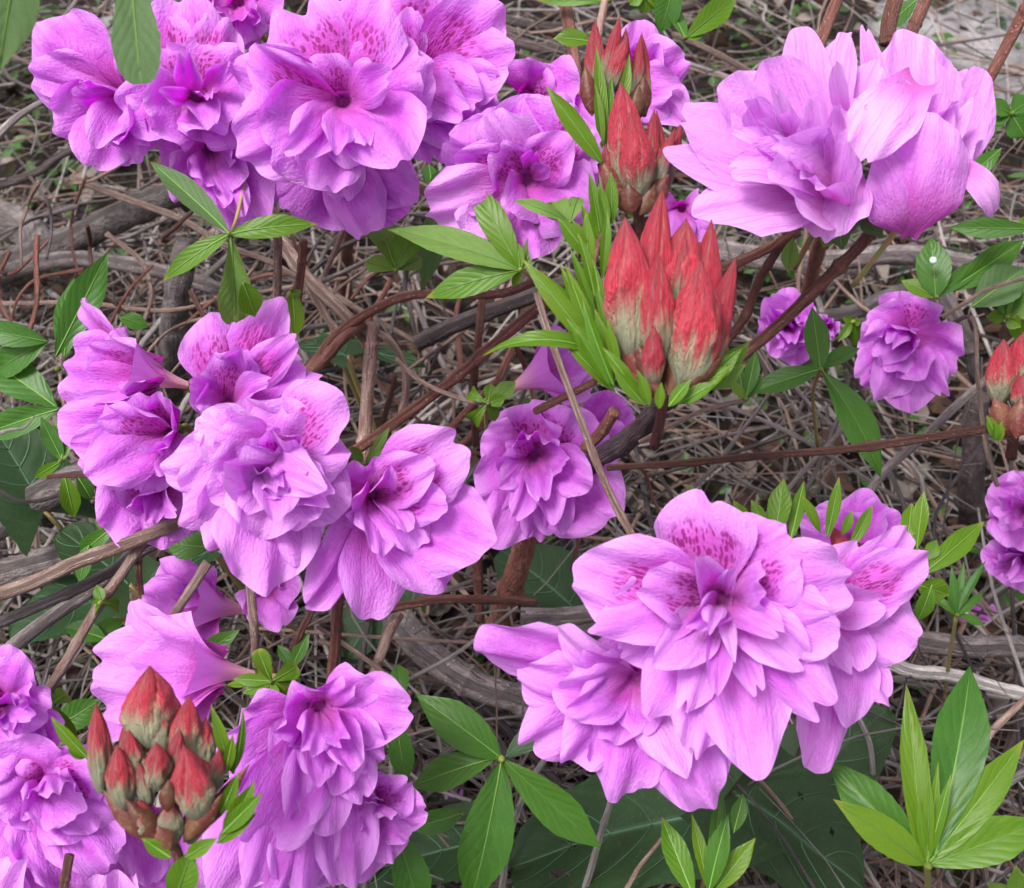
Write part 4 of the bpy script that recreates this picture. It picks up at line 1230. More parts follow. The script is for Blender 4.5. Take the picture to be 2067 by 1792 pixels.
# large pale pair
flower('large pale flower opening towards the red buds with long outspread petals', 1640, 330, .40, [
    (1338, 322, 120, 0, dict(b=(1690, 400), r=0.10, c=-0.05, dz=0.002, ru=.05)), (1364, 250, 165, 0, dict(b=(1660, 360), r=0.08, sp=0, dz=0.006, ru=.06)), (1398, 436, 160, 0, dict(b=(1705, 405), r=0.12, dz=-0.004, ru=.05, pt=1.9)),
    (1655, 490, 160, 1, dict(b=(1710, 330), pt=1.25, r=0.14, dz=-0.003, ru=.04)), (1462, 160, 190, 0, dict(sp=0, r=0.0, ru=.09)),
    (1560, 112, 130, 0, dict(sp=0, r=0)), (1612, 50, 110, 0, dict(sp=0, r=0.0, pt=2.6)), (1692, 60, 90, 0, dict(sp=0, r=0.0, pt=3)), (1765, 110, 110, 0, dict(sp=0, r=0)),
    (1505, 200, 95, 2, dict(r=-0.05, b=(1600, 340))), (1582, 208, 64, 3, dict(b=(1600, 325), r=0, dz=-0.012)), (1745, 205, 110, 1, dict(sp=0, r=0)),
    (1688, 125, 42, 3, dict(b=(1708, 262), r=0.06, pale=1.0, dz=-0.010)), (1480, 335, 130, 2, dict(b=(1680, 420), r=0.14, c=0.25, dz=-0.010)), (1545, 330, 200, 2, dict(b=(1690, 440), r=0.10, c=0.22, dz=-0.014, pt=2.4)),
    (1725, 270, 100, 2, dict(b=(1690, 440), r=0.1, c=-0.1, dz=-0.018)), (1640, 355, 120, 2, dict(b=(1690, 440), r=0.05, c=0.1, dz=-0.018)),
    (1620, 270, 54, 3, dict(b=(1640, 360), r=0, dz=-0.012)), (1665, 255, 60, 3, dict(b=(1660, 365), r=0, dz=-0.013)), (1535, 245, 60, 3, dict(b=(1610, 350), r=0, dz=-0.010)), (1570, 190, 50, 3, dict(pale=1.0, no=.12, dz=-.008)), (1640, 200, 60, 3, dict(c=.5, dz=-.010)), (1700, 195, 56, 3, dict(pale=.9, c=.4, dz=-.010)), (1600, 300, 50, 3, dict(pale=1.0, b=(1640, 370), dz=-.016)), (1500, 255, 60, 2, dict(pale=.9, no=.1, dz=-.006))],
    (-0.12, -0.65), pale=0.62, tube=0.018, ws=0.95)
flower('large pale cupped flower turned away beside the outspread one', 1825, 380, .41, [
    (1748, 52, 60, 1, dict(sp=0, r=-0.05, rag=.05)), (1830, 58, 170, 0, dict(sp=0, r=0.0)), (1900, 112, 130, 0, dict(sp=0, r=0)), (1980, 138, 150, 0, dict(sp=0, r=-0.08, pt=3)), (1975, 262, 120, 0, dict(sp=0, r=0.1)),
    (1800, 150, 130, 2, dict(sp=0, r=0.0, dz=-0.002)), (1905, 190, 110, 2, dict(sp=0, dz=-0.004)),
    (1722, 330, 150, 2, dict(b=(1855, 170), bz=0.0, r=0.22, c=-0.15, dz=-0.017, pt=1.9, pale=0.9, bw=.5, ru=.07, tc=-.05)), (1935, 215, 70, 2, dict(sp=0, dz=-0.010, no=.1, pale=.8, b=(1860, 300))), (1870, 205, 60, 3, dict(dz=-.013, b=(1850, 290), pale=.7)), (1800, 215, 70, 2, dict(dz=-.008, b=(1820, 320), pale=.8)), (1960, 200, 70, 2, dict(dz=-.005, pale=1.0, no=.1)),
    (1885, 232, 190, 2, dict(b=(1835, 478), bz=0.006, r=0.30, c=-0.30, dz=-0.012, pt=2.6, bw=0.16, wd=0.34, pale=0.25, dr=0.2, ro=-0.05, tc=0, ru=.03)),
    (1780, 300, 150, 2, dict(b=(1828, 474), bz=0.007, r=0.30, c=-0.32, dz=-0.008, pt=2.4, bw=0.14, wd=0.36, pale=0.25, ro=0.1, tc=0, ru=.03)),
    (1935, 290, 100, 1, dict(b=(1855, 465), bz=0.007, r=0.2, c=-0.25, dz=0.0, bw=0.16, wd=0.4, pale=0.4, ro=0, tc=0))],
    (0.15, -0.6), pale=0.55, tube=0.016, ws=0.92)
flower('single narrow lilac petal curling down past the pale cupped flower', 1905, 330, .412, [
    (2012, 440, 58, 0, dict(b=(1905, 330), bz=0.0, r=0.38, r2=0.42, bw=0.6, pt=2, pale=0.9, dz=0.0, c=-0.1))], (0.2, -0.4), pale=0.7, tube=0.012)
# middle pink cluster
flower('pink trumpet flower seen from the side with its tube to the green calyx', 262, 745, .445, [
    (172, 603, 110, 0, dict(sp=1)), (112, 735, 130, 0, dict(sp=0)), (128, 800, 140, 0), (165, 840, 130, 0), (245, 850, 110, 1), (225, 665, 130, 1, dict(sp=1)), (180, 700, 110, 1, dict(sp=1)),
    (175, 820, 100, 2), (250, 790, 90, 2)], (-1.6, -0.45), tube=0.022, funnel=True)
flower('pink flower with stacked petals under the side on trumpet flower', 300, 880, .43, [
    (128, 855, 130, 0, dict(sp=0)), (150, 945, 150, 0), (140, 900, 120, 1), (170, 960, 120, 1), (200, 830, 120, 1, dict(sp=1)), (270, 800, 110, 1, dict(sp=1)), (325, 800, 80, 2, dict(sp=1)), (330, 905, 60, 3),
    (290, 925, 60, 3), (265, 990, 110, 0), (340, 960, 90, 1)], (-0.45, 0.1))
flower('dim pink flower hanging at the bottom of the middle cluster', 315, 1015, .445, [
    (195, 1010, 130, 0), (215, 1080, 140, 0), (325, 1108, 130, 0), (375, 1085, 120, 0), (245, 970, 90, 1), (300, 1060, 60, 2), (255, 1020, 60, 3), (345, 1040, 60, 2)], (-0.1, 0.35))
flower('pink flower standing up at the back of the middle cluster', 470, 790, .43, [
    (430, 628, 140, 0, dict(sp=1)), (570, 604, 100, 0, dict(sp=1)), (615, 735, 115, 0, dict(sp=0)), (655, 790, 120, 0), (383, 770, 90, 1), (400, 840, 110, 1), (485, 705, 105, 2, dict(b=(455, 790), sp=0)),
    (530, 770, 70, 3), (600, 680, 80, 1, dict(sp=1)), (560, 840, 120, 0), (485, 700, 100, 1, dict(sp=1))], (0.1, -0.25))
flower('round ruffled pale pink flower at the heart of the middle cluster', 540, 935, .395, [
    (395, 835, 130, 0, dict(pale=0.9, sp=0)), (480, 808, 200, 0, dict(sp=0)), (600, 830, 160, 0, dict(sp=0)), (695, 788, 140, 0, dict(sp=1, pt=1.6)), (710, 915, 130, 0), (335, 945, 140, 0), (372, 1050, 150, 0), (430, 1110, 150, 0),
    (520, 1190, 190, 0, dict(dz=0.006)), (600, 1140, 160, 0), (690, 1040, 150, 0), (520, 1085, 160, 1, dict(pale=0.6)), (425, 1000, 150, 1), (430, 890, 140, 1, dict(sp=0)),
    (655, 1005, 100, 2), (580, 1010, 80, 2), (620, 880, 110, 2, dict(sp=1)), (500, 1020, 110, 2), (465, 935, 110, 2), (560, 985, 60, 3), (500, 895, 120, 2, dict(c=0.4)), (545, 960, 90, 3), (610, 950, 60, 3), (640, 1060, 130, 1), (450, 925, 130, 3, dict(b=(590, 960), dz=-.015, c=.15, r=.1)), (640, 985, 110, 3, dict(b=(510, 920), dz=-.017, c=-.1, r=.15)), (560, 1060, 100, 3, dict(b=(560, 930), dz=-.016, c=.1, r=.12)), (545, 860, 140, 3, dict(b=(560, 970), dz=-.013, c=.25, r=.05, sp=1))],
    (-0.05, 0.02), pale=0.30)
flower('pink flower with a folded petal facing out from the middle cluster', 790, 1010, .405, [
    (940, 895, 170, 0, dict(sp=1)), (870, 930, 120, 1, dict(sp=1)), (985, 1105, 190, 0, dict(sp=0)), (905, 1195, 170, 0), (745, 1262, 160, 0), (615, 1238, 110, 0), (690, 1170, 140, 0), (668, 1050, 120, 0),
    (745, 925, 120, 1, dict(sp=0, c=-0.2)), (850, 1110, 130, 1), (820, 1080, 85, 2), (760, 1120, 110, 2), (700, 1020, 100, 2), (790, 950, 60, 2, dict(c=0.4)), (905, 1020, 110, 1, dict(sp=1))], (0.40, 0.10), pale=0.12, ws=0.90)
# shaded flowers behind
flower('shaded purple flower behind the straw coloured stem', 1075, 930, .52, [
    (1050, 818, 140, 0, dict(sp=1)), (968, 890, 120, 0, dict(sp=0)), (965, 1010, 120, 0), (990, 1105, 100, 0), (1080, 1100, 80, 0), (1130, 1085, 90, 0), (1250, 1040, 170, 0), (1190, 985, 110, 1), (1220, 870, 130, 0, dict(sp=0)), (1150, 825, 130, 0, dict(sp=1)),
    (1005, 980, 80, 2), (1095, 1000, 60, 3), (1040, 1045, 80, 2), (1120, 1050, 80, 2), (1010, 910, 90, 1, dict(sp=1)), (1150, 930, 80, 2), (1075, 880, 90, 3)], (-0.02, 0.15))
flower('purple strap petals of a flower half hidden behind the rough branch', 1225, 880, .55, [
    (1278, 830, 60, 0), (1262, 905, 60, 0), (1240, 935, 60, 1), (1240, 790, 90, 0, dict(sp=0)), (1270, 870, 60, 1)], (0.3, 0))
flower('tube shaped purple flower seen from behind near the yellow green calyx', 1125, 740, .53, [
    (1135, 660, 60, 0, dict(sp=0)), (1190, 740, 70, 0), (1170, 690, 60, 0, dict(sp=0)), (1200, 790, 90, 0)], (1.5, -0.7), tube=0.028, funnel=True)
# small far flowers on the far side
flower('small double purple flower behind the speckled branch', 1590, 665, .62, [
    (1530, 650, 60, 0), (1545, 600, 60, 0, dict(sp=0)), (1590, 578, 60, 0, dict(sp=0)), (1640, 610, 60, 0, dict(sp=0)), (1640, 680, 60, 0), (1610, 740, 60, 0), (1560, 720, 60, 0)], (0, 0.1), fill=9, R=85)
flower('tight rolled purple bud flower next to the serrated leaf', 1668, 662, .62, [
    (1650, 640, 34, 1), (1685, 645, 34, 1), (1690, 672, 34, 1), (1672, 695, 34, 1), (1648, 680, 34, 1)], (0, 0.1), fill=5, R=34)
flower('small purple flower with ruffled skirts hanging by itself', 1815, 690, .58, [
    (1835, 588, 110, 0, dict(sp=1)), (1745, 640, 100, 0, dict(sp=0)), (1728, 710, 90, 0), (1932, 740, 140, 0), (1900, 640, 100, 0, dict(sp=0)), (1735, 775, 80, 0), (1770, 805, 80, 0), (1830, 832, 100, 0), (1885, 800, 90, 0), (1908, 795, 50, 0),
    (1800, 755, 90, 1), (1850, 770, 90, 1), (1770, 730, 70, 1), (1790, 660, 90, 2, dict(c=0.3)), (1840, 690, 60, 3), (1800, 690, 50, 3)], (-0.12, 0.2))
flower('lilac flower cut by the edge below the red bud cluster', 2065, 1030, .56, [
    (2000, 990, 90, 0, dict(sp=0)), (2012, 1050, 100, 0), (2060, 950, 100, 0), (2045, 1110, 100, 0), (2120, 980, 100, 0), (2120, 1070, 100, 0)], (-0.1, 0.1), fill=5, R=90, pale=0.15)
flower('dimmer purple flower under the lilac one at the edge', 2055, 1140, .58, [
    (1985, 1105, 80, 0), (2000, 1150, 80, 0), (2045, 1190, 80, 0), (2110, 1150, 90, 0), (2060, 1080, 80, 0)], (-0.1, 0.2), fill=5, R=80)
flower('purple flower hidden behind upright leaves above the front flower', 1720, 1075, .50, [
    (1748, 985, 80, 0, dict(sp=0)), (1640, 1025, 70, 0, dict(sp=0)), (1610, 1045, 70, 0, dict(sp=0)), (1820, 1050, 100, 0), (1700, 1030, 80, 1, dict(sp=0)), (1790, 1020, 80, 1, dict(sp=0)), (1650, 1090, 100, 0), (1780, 1120, 100, 0)], (0, -0.2))
# big front group
flower('biggest flower facing forward in the front group', 1450, 1205, .36, [
    (1405, 990, 200, 0, dict(sp=1, ru=.05)), (1600, 1075, 200, 0, dict(sp=1, ru=.08)), (1146, 1145, 195, 0, dict(sp=1, ru=.07)), (1725, 1165, 170, 0, dict(sp=0)), (1205, 1265, 130, 0), (1250, 1330, 130, 0, dict(dz=.012)), (1310, 1445, 140, 0), (1400, 1530, 120, 0),
    (1525, 1572, 190, 0, dict(pt=1.5, dz=0.002, no=0, ru=.04, rag=0)), (1655, 1430, 150, 0, dict(dz=.006)), (1700, 1290, 150, 0, dict(dz=.005)), (1300, 1175, 140, 1, dict(sp=1)), (1372, 1440, 90, 1, dict(no=0.14, pale=0.55)), (1320, 1350, 110, 1, dict(c=.3, pale=.4)),
    (1640, 1345, 115, 1, dict(no=0.14, pale=0.5, c=.2)), (1530, 1400, 66, 2, dict(no=0.10, pale=.4)), (1440, 1415, 58, 2, dict(no=0.10, c=.4)), (1480, 1320, 36, 3, dict(pale=0.9)), (1420, 1140, 80, 2, dict(c=.5)),
    (1545, 1185, 120, 2, dict(c=-.2)), (1580, 1275, 90, 2, dict(no=.1)), (1385, 1270, 70, 2, dict(c=.45)), (1480, 1150, 40, 3, dict(pale=.4)), (1435, 1255, 50, 3, dict(pale=.6))],
    (-0.02, -0.02), pale=0.22, tube=0.022, ws=0.97)
flower('flower turned to the side behind the biggest front flower', 1705, 1225, .388, [
    (1872, 1118, 110, 0, dict(pt=1.7)), (1848, 1060, 90, 0, dict(sp=0, pt=1.8)), (1857, 1302, 170, 0, dict(pt=1.5, ru=.05)), (1820, 1180, 120, 0), (1788, 1425, 95, 0, dict(pt=1.6)), (1650, 1578, 105, 0, dict(pt=1.8, ru=.1)), (1715, 1470, 110, 0),
    (1790, 1220, 90, 1, dict(c=.35, no=.1, pale=.5)), (1740, 1095, 110, 0, dict(sp=0)), (1730, 1360, 110, 1, dict(no=.1))], (0.4, 0.05), pale=0.25, ws=0.97)
flower('drooping flower at the near corner of the front group', 1255, 1400, .375, [
    (968, 1275, 130, 0, dict(r=0.08)), (1028, 1370, 120, 0), (1055, 1500, 150, 0), (1150, 1530, 150, 0), (1240, 1615, 140, 0), (1340, 1590, 150, 0), (1440, 1648, 140, 0), (1130, 1258, 90, 1, dict(pale=0.7, sp=0)), (1250, 1275, 130, 0, dict(sp=0)), (1385, 1560, 110, 1, dict(pale=0.6)),
    (1120, 1400, 120, 1), (1160, 1440, 100, 2), (1220, 1500, 110, 1), (1300, 1490, 110, 1), (1180, 1340, 110, 2), (1460, 1560, 110, 0)], (-0.25, 0.3), pale=0.06)
# lower corner group
flower('lilac trumpet flower on its side behind the blurred red bud cluster', 385, 1345, .425, [
    (238, 1225, 130, 0, dict(sp=0)), (195, 1330, 150, 0, dict(sp=0)), (182, 1400, 150, 0), (200, 1490, 150, 0), (300, 1255, 130, 0, dict(sp=0)), (270, 1330, 130, 1, dict(sp=0)), (300, 1500, 150, 0, dict(r=0.05)), (265, 1440, 150, 1)],
    (-1.5, -0.2), tube=0.024, funnel=True, pale=0.3)
flower('shadowed magenta trumpet flower behind the papery stalk', 385, 1215, .50, [
    (272, 1200, 90, 0, dict(sp=0)), (320, 1130, 100, 0, dict(sp=0)), (385, 1150, 90, 0, dict(sp=0)), (330, 1260, 90, 0), (400, 1310, 110, 0), (350, 1200, 80, 1)], (-1.3, -0.2), tube=0.028, funnel=True)
flower('shadowed purple petals between two stalks under the middle cluster', 545, 1215, .49, [
    (500, 1250, 80, 0), (560, 1275, 80, 0), (590, 1215, 80, 0), (520, 1190, 80, 0), (570, 1180, 80, 0)], (0, 0.4))
flower('many petalled flower next to the blurred red bud cluster', 650, 1455, .40, [(440, 1800, 170, 0, dict(dz=.016)), (520, 1830, 150, 0, dict(dz=.016)), (430, 1560, 140, 0), (445, 1690, 150, 0, dict(dz=.014)), (600, 1800, 150, 0, dict(dz=.014)), (700, 1790, 140, 0, dict(dz=.014)), 
    (832, 1440, 140, 0, dict(sp=0)), (760, 1390, 120, 0, dict(sp=0)), (705, 1385, 70, 1, dict(sp=0)), (590, 1400, 120, 0, dict(sp=0)), (475, 1490, 170, 0), (480, 1600, 150, 0), (505, 1718, 140, 0), (592, 1672, 115, 1), (668, 1690, 120, 1), (645, 1592, 90, 2),
    (718, 1565, 85, 2), (770, 1540, 110, 0), (560, 1560, 110, 1), (600, 1600, 110, 1), (690, 1600, 100, 1), (560, 1480, 110, 2), (690, 1500, 70, 3), (735, 1620, 100, 1), (620, 1520, 80, 2)], (0.05, 0.25))
flower('small flower facing outward under the many petalled flower', 765, 1650, .415, [
    (862, 1640, 90, 0), (830, 1570, 90, 0), (825, 1690, 80, 0), (780, 1745, 90, 0), (715, 1790, 110, 0), (640, 1770, 130, 0), (560, 1800, 130, 0), (700, 1700, 100, 1), (770, 1560, 90, 0), (630, 1700, 100, 1)], (0.2, 0.25), fill=4, R=85)
flower('flower full of folded petals at the lower corner', 95, 1610, .395, [(250, 1640, 140, 0, dict(dz=.014)), (-20, 1590, 140, 0), (240, 1720, 140, 0, dict(dz=.014)), (60, 1820, 150, 0, dict(dz=.014)), (170, 1800, 150, 0, dict(dz=.016)), 
    (120, 1492, 210, 0, dict(sp=0)), (200, 1560, 130, 0, dict(sp=1)), (190, 1680, 140, 0), (138, 1740, 110, 0), (60, 1755, 130, 0), (-20, 1700, 130, 0), (20, 1560, 140, 0), (0, 1640, 120, 1), (160, 1650, 110, 1), (110, 1660, 90, 1), (60, 1660, 90, 1),
    (150, 1570, 90, 2), (70, 1590, 80, 2), (110, 1600, 60, 3), (225, 1760, 120, 0)], (0.02, 0.25))
flower('rolled rose like flower cut by the edge', 10, 1430, .40, [(90, 1540, 120, 0, dict(dz=.012)), (100, 1450, 100, 0, dict(dz=.012)), 
    (45, 1320, 90, 0, dict(sp=0)), (70, 1400, 90, 0), (75, 1480, 100, 0), (40, 1550, 110, 0), (-40, 1500, 120, 0), (-50, 1380, 120, 0), (10, 1300, 100, 0, dict(sp=0)), (50, 1440, 60, 2), (20, 1390, 60, 2), (30, 1490, 60, 2)], (0, 0.1), fill=4, R=80)
flower('magenta flower backs flaring down at the bottom edge', 290, 1720, .43, [
    (200, 1830, 150, 0), (260, 1850, 120, 0), (330, 1850, 120, 0), (400, 1800, 130, 0), (240, 1700, 130, 0, dict(sp=0)), (420, 1720, 120, 0), (150, 1790, 130, 0), (300, 1790, 100, 1)], (0, 0.9))
flower('bright lilac petal edge at the very bottom by the red bud stem', 215, 1800, .39, [
    (215, 1765, 130, 0, dict(sp=0, b=(210, 1880))), (270, 1830, 110, 0), (160, 1830, 110, 0)], (0, -0.1), pale=0.4)
flower('bright lilac petal in the very bottom corner', 0, 1810, .385, [
    (20, 1740, 110, 0, dict(sp=0, b=(-10, 1850))), (60, 1810, 90, 0, dict(sp=0)), (-40, 1800, 80, 0)], (0, -0.1), pale=0.3)
# ------------------------------------------------------------------ red bud clusters
bud_cluster('topmost red bud cluster in front of the lone lilac flower', 1240, 235, .45, [
    (1200, 225, 1186, 48, 38, .004, .45), (1215, 215, 1206, 52, 34, .002, .5), (1228, 200, 1230, 42, 40, 0, .5), (1250, 205, 1262, 58, 36, .003, .5), (1285, 225, 1283, 80, 34, 0, .5), (1300, 235, 1298, 68, 32, .004, .45),
    (1228, 190, 1258, 80, 46, -.006, .35)],
    [(1195, 235, 1180, 130, 36, -.003), (1290, 240, 1300, 150, 40, -.004), (1270, 250, 1290, 170, 40, -.006), (1230, 260, 1215, 190, 40, -.004)],
    [(1220, 300, 1202, 90, 26, -.010), (1240, 260, 1270, 105, 24, -.010), (1215, 300, 1200, 165, 20, -.012), (1225, 290, 1235, 150, 18, -.008)],
    [(1245, 330, .46)])
bud_cluster('middle red bud cluster with a tall hooded bud', 1285, 415, .41, [
    (1270, 395, 1262, 168, 84, 0, .38), (1290, 400, 1282, 240, 76, -.010, .30), (1232, 400, 1218, 290, 40, .004, .4), (1310, 390, 1312, 228, 40, 0, .5), (1330, 395, 1332, 225, 36, .004, .5), (1340, 395, 1362, 240, 34, .004, .45), (1322, 390, 1345, 270, 36, -.002, .5)],
    [(1265, 430, 1212, 320, 44, .000), (1300, 430, 1350, 350, 46, -.002), (1290, 435, 1322, 370, 44, -.006), (1275, 435, 1268, 360, 44, -.008)],
    [(1215, 330, 1100, 172, 40, -.004, dict(fold=.5, wave=.05)), (1210, 470, 1188, 345, 24, -.010), (1225, 460, 1208, 370, 22, -.012), (1235, 450, 1232, 345, 26, -.010), (1205, 480, 1195, 400, 20, -.008), (1200, 500, 1172, 410, 22, -.006), (1230, 500, 1215, 400, 22, -.009), (1195, 520, 1150, 440, 24, -.004)],
    [(1295, 480, .42), (1310, 620, .43)])
bud_cluster('biggest red bud cluster framed by spear shaped green leaves', 1330, 775, .36, [
    (1275, 722, 1262, 430, 116, 0, .34), (1308, 715, 1320, 394, 92, .012, .32), (1328, 735, 1314, 520, 76, -.008, .38), (1362, 705, 1385, 448, 130, .014, .40), (1405, 720, 1440, 446, 76, .016, .32), (1380, 785, 1446, 535, 118, -.010, .36),
    (1425, 765, 1472, 530, 60, .006, .34), (1365, 690, 1384, 490, 60, .006, .56), (1318, 782, 1312, 655, 50, -.012, .3)],
    [(1310, 800, 1250, 660, 40, .000), (1325, 800, 1282, 680, 44, -.002), (1350, 800, 1385, 700, 44, -.004), (1370, 790, 1462, 718, 34, -.010), (1345, 805, 1300, 770, 30, -.010)],
    [(1215, 560, 1225, 420, 22, .006), (1200, 600, 1165, 470, 24, .004), (1225, 690, 1195, 520, 24, .002), (1210, 680, 1090, 545, 26, .004), (1240, 790, 1130, 680, 26, -.002), (1230, 780, 1160, 660, 22, -.006), (1200, 640, 1150, 500, 22, .004), (1230, 770, 1142, 640, 32, -.004), (1225, 760, 1140, 530, 36, 0, dict(wave=.05)), (1215, 740, 1160, 560, 29, .002), (1215, 730, 1128, 530, 29, .006), (1205, 710, 1052, 520, 41, .002, dict(arch=.16)), (1240, 780, 1175, 600, 27, -.006),
     (1300, 815, 1235, 740, 26, -.014), (1310, 820, 1285, 745, 22, -.016), (1350, 820, 1395, 765, 26, -.016), (1370, 815, 1450, 770, 30, -.014), (1380, 805, 1480, 735, 34, -.010), (1395, 800, 1500, 700, 36, -.006), (1400, 800, 1455, 690, 30, -.008), (1330, 825, 1335, 770, 20, -.016), (1290, 800, 1215, 700, 28, -.012),
     (1210, 715, 975, 708, 37, .002, dict(arch=.34, droop=.10, fold=.5, wave=.06)), (1235, 740, 1200, 620, 24, -.004), (1190, 520, 1124, 437, 37, .010), (1190, 560, 1182, 425, 29, .010), (1240, 770, 1200, 560, 21, .002),
     (1250, 760, 1225, 640, 21, -.006)],
    [(1335, 830, .38), (1320, 900, .42)])
bud_cluster('red bud cluster cut off by the edge with brown rounded scales', 2045, 880, .41, [
    (2015, 815, 2028, 693, 66, 0, .40), (2060, 800, 2066, 668, 80, .004, .40), (2060, 830, 2064, 755, 50, -.008, .4), (2100, 820, 2095, 700, 70, .002, .4)],
    [(2040, 880, 2004, 800, 48, -.006), (2050, 885, 2062, 800, 48, -.010), (2055, 880, 2095, 800, 50, -.006)],
    [(2010, 885, 1990, 838, 24, -.010), (2005, 890, 2006, 850, 20, -.012), (2015, 890, 2022, 850, 18, -.010)],
    [(2040, 920, .42)], leafmat='fresh')
bud_cluster('blurred red bud cluster in front of the lilac trumpet flower', 335, 1680, .335, [
    (310, 1510, 290, 1350, 120, .014, 0.44), (255, 1560, 262, 1420, 48, .012, 0.48), (205, 1600, 203, 1432, 54, .006, 0.48), (330, 1520, 318, 1430, 60, .010, 0.56), (375, 1560, 372, 1412, 76, .010, 0.54), (410, 1560, 415, 1450, 50, .012, 0.56),
    (255, 1630, 232, 1510, 66, -.002, 0.48), (275, 1590, 258, 1480, 60, .004, 0.61), (320, 1590, 318, 1495, 58, -.006, 0.51), (405, 1650, 372, 1508, 88, -.010, 0.46), (350, 1570, 360, 1470, 44, .0, 0.51), (430, 1600, 440, 1510, 40, .004, 0.56),
    (345, 1705, 345, 1612, 56, -.008, .80), (385, 1700, 398, 1618, 50, -.004, .60), (300, 1690, 282, 1612, 50, -.004, .62), (300, 1630, 290, 1540, 40, .0, 0.66), (360, 1640, 352, 1560, 40, .0, 0.76)],
    [(320, 1700, 205, 1592, 52, .002), (330, 1705, 252, 1610, 50, -.004), (338, 1640, 340, 1572, 36, -.012), (370, 1700, 450, 1600, 42, -.006), (345, 1718, 318, 1665, 40, -.012), (400, 1680, 505, 1540, 36, .006)],
    [(470, 1560, 425, 1420, 28, .006), (470, 1560, 490, 1430, 24, .008), (455, 1560, 470, 1480, 24, .004), (180, 1530, 102, 1445, 28, .01), (170, 1530, 135, 1510, 20, .01), (455, 1690, 515, 1575, 44, -.004), (450, 1680, 530, 1600, 36, -.006), (440, 1700, 520, 1640, 34, -.004), (355, 1810, 388, 1712, 62, -.010), (345, 1730, 285, 1690, 30, -.014), (375, 1730, 440, 1690, 30, -.014), (445, 1640, 480, 1560, 30, -.006)],
    [(360, 1730, .345), (358, 1800, .35)])
bud_cluster('red bud tip half hidden between upright leaves', 1720, 1130, .42, [(1700, 1130, 1690, 1066, 40, 0, .2), (1735, 1140, 1728, 1096, 36, -.002, .2)], [], [])
# little lit knob of the blurred cluster
# ------------------------------------------------------------------ leaf whorls
whorl('whorl of four leaves hanging under the small purple flower', 464, 473, .42, [
    (303, 327, 62, dict(mat='old', fold=.3)), (643, 453, 54), (328, 568, 48), (472, 650, 84, dict(mat='hairy', shape='obovate', arch=.1, wave=.06, vein=.02)), (515, 640, 56, dict(b=(490, 570), mat='fresh'))], stem=[(480, 430, .44), (500, 330, .46)])
whorl('whorl of pointed leaves on the brown stem near the biggest red buds', 1050, 545, .43, [
    (783, 467, 74, dict(mat='hairy', droop=-.02)), (952, 368, 64, dict(mat='fresh')), (1132, 408, 52, dict(mat='hairy')), (858, 602, 68, dict(mat='fresh')), (1045, 490, 26), (1035, 580, 20, dict(b=(1050, 545)))], stem=[(1090, 568, .45), (1150, 575, .47)])
whorl('serrated drooping green leaf beside the dark cut shoot', 590, 585, .50, [(597, 685, 42, dict(mat='fresh', wave=.06)), (600, 600, 30, dict(mat='fresh'))])
whorl('spray of four leaves next to the speckled branch with one drooping long', 1655, 745, .50, [
    (1638, 618, 56, dict(mat='mid')), (1735, 702, 40, dict(mat='mid')), (1505, 795, 56, dict(mat='mid')), (1775, 962, 80, dict(mat='mid', wave=.05, arch=.16))], stem=[(1640, 800, .53), (1650, 900, .6)])
whorl('leaves with one white speck beside the upper right edge', 1888, 600, .56, [
    (1878, 478, 76, dict(mat='mid')), (2065, 485, 70, dict(mat='mid', b=(1905, 590))), (1818, 566, 40, dict(mat='fresh')), (2068, 540, 90, dict(mat='old', b=(1960, 620))), (1990, 520, 40, dict(mat='mid'))])
whorl('bright sprout of leaves at the far edge under the speckled leaves', 2030, 640, .57, [
    (2040, 540, 60, dict(mat='mid')), (2085, 600, 60, dict(mat='fresh')), (1990, 640, 36), (2060, 660, 34), (2080, 690, 40)])
whorl('long level leaf pointing away from the pale flowers', 2090, 462, .54, [(1912, 460, 46, dict(mat='mid', arch=.03)), (2060, 440, 40)])
whorl('thin leaf tuft beside the pale cupped flower', 2040, 230, .58, [
    (1950, 290, 36, dict(mat='mid')), (1985, 210, 40, dict(mat='mid')), (2080, 200, 60, dict(mat='mid')), (2070, 280, 60, dict(mat='mid')), (1990, 250, 34, dict(mat='mid')), (1950, 360, 40, dict(mat='mid', b=(2020, 300)))])
whorl('green leaf pair crossing the twigs at the top edge', 1382, 78, .54, [
    (1330, 70, 60, dict(b=(1360, -30), mat='mid')), (1485, -8, 56, dict(mat='fresh')), (1340, 10, 44, dict(mat='mid')), (1420, 70, 26)])
whorl('single leaf poking in from the top edge above the sticks', 1230, 2, .56, [(1085, 2, 30, dict(mat='fresh'))])
whorl('leaf jutting out behind the topmost red buds', 1190, 70, .52, [(1115, 78, 44, dict(mat='fresh', b=(1195, 85)))])
whorl('small green leaves at the top edge beside the maroon stem', 1830, -40, .50, [(1785, 60, 46, dict(mat='mid', b=(1850, 0)))])
whorl('small pointed leaf clump at the top edge', 1300, -10, .60, [(1305, 28, 40, dict(mat='calyx' if False else 'fresh')), (1340, 20, 36), (1270, 10, 30)])
whorl('large dull leaf hanging in front of the purple flowers', 260, -120, .33, [(285, 170, 112, dict(mat='old', arch=.03, fold=.12, peak=.55, shape='obovate'))], group='dull leaves close to the eye')
whorl('large dull leaf hanging in the top corner', 50, -140, .31, [(-5, 150, 130, dict(mat='old', arch=.03, fold=.12))], group='dull leaves close to the eye')
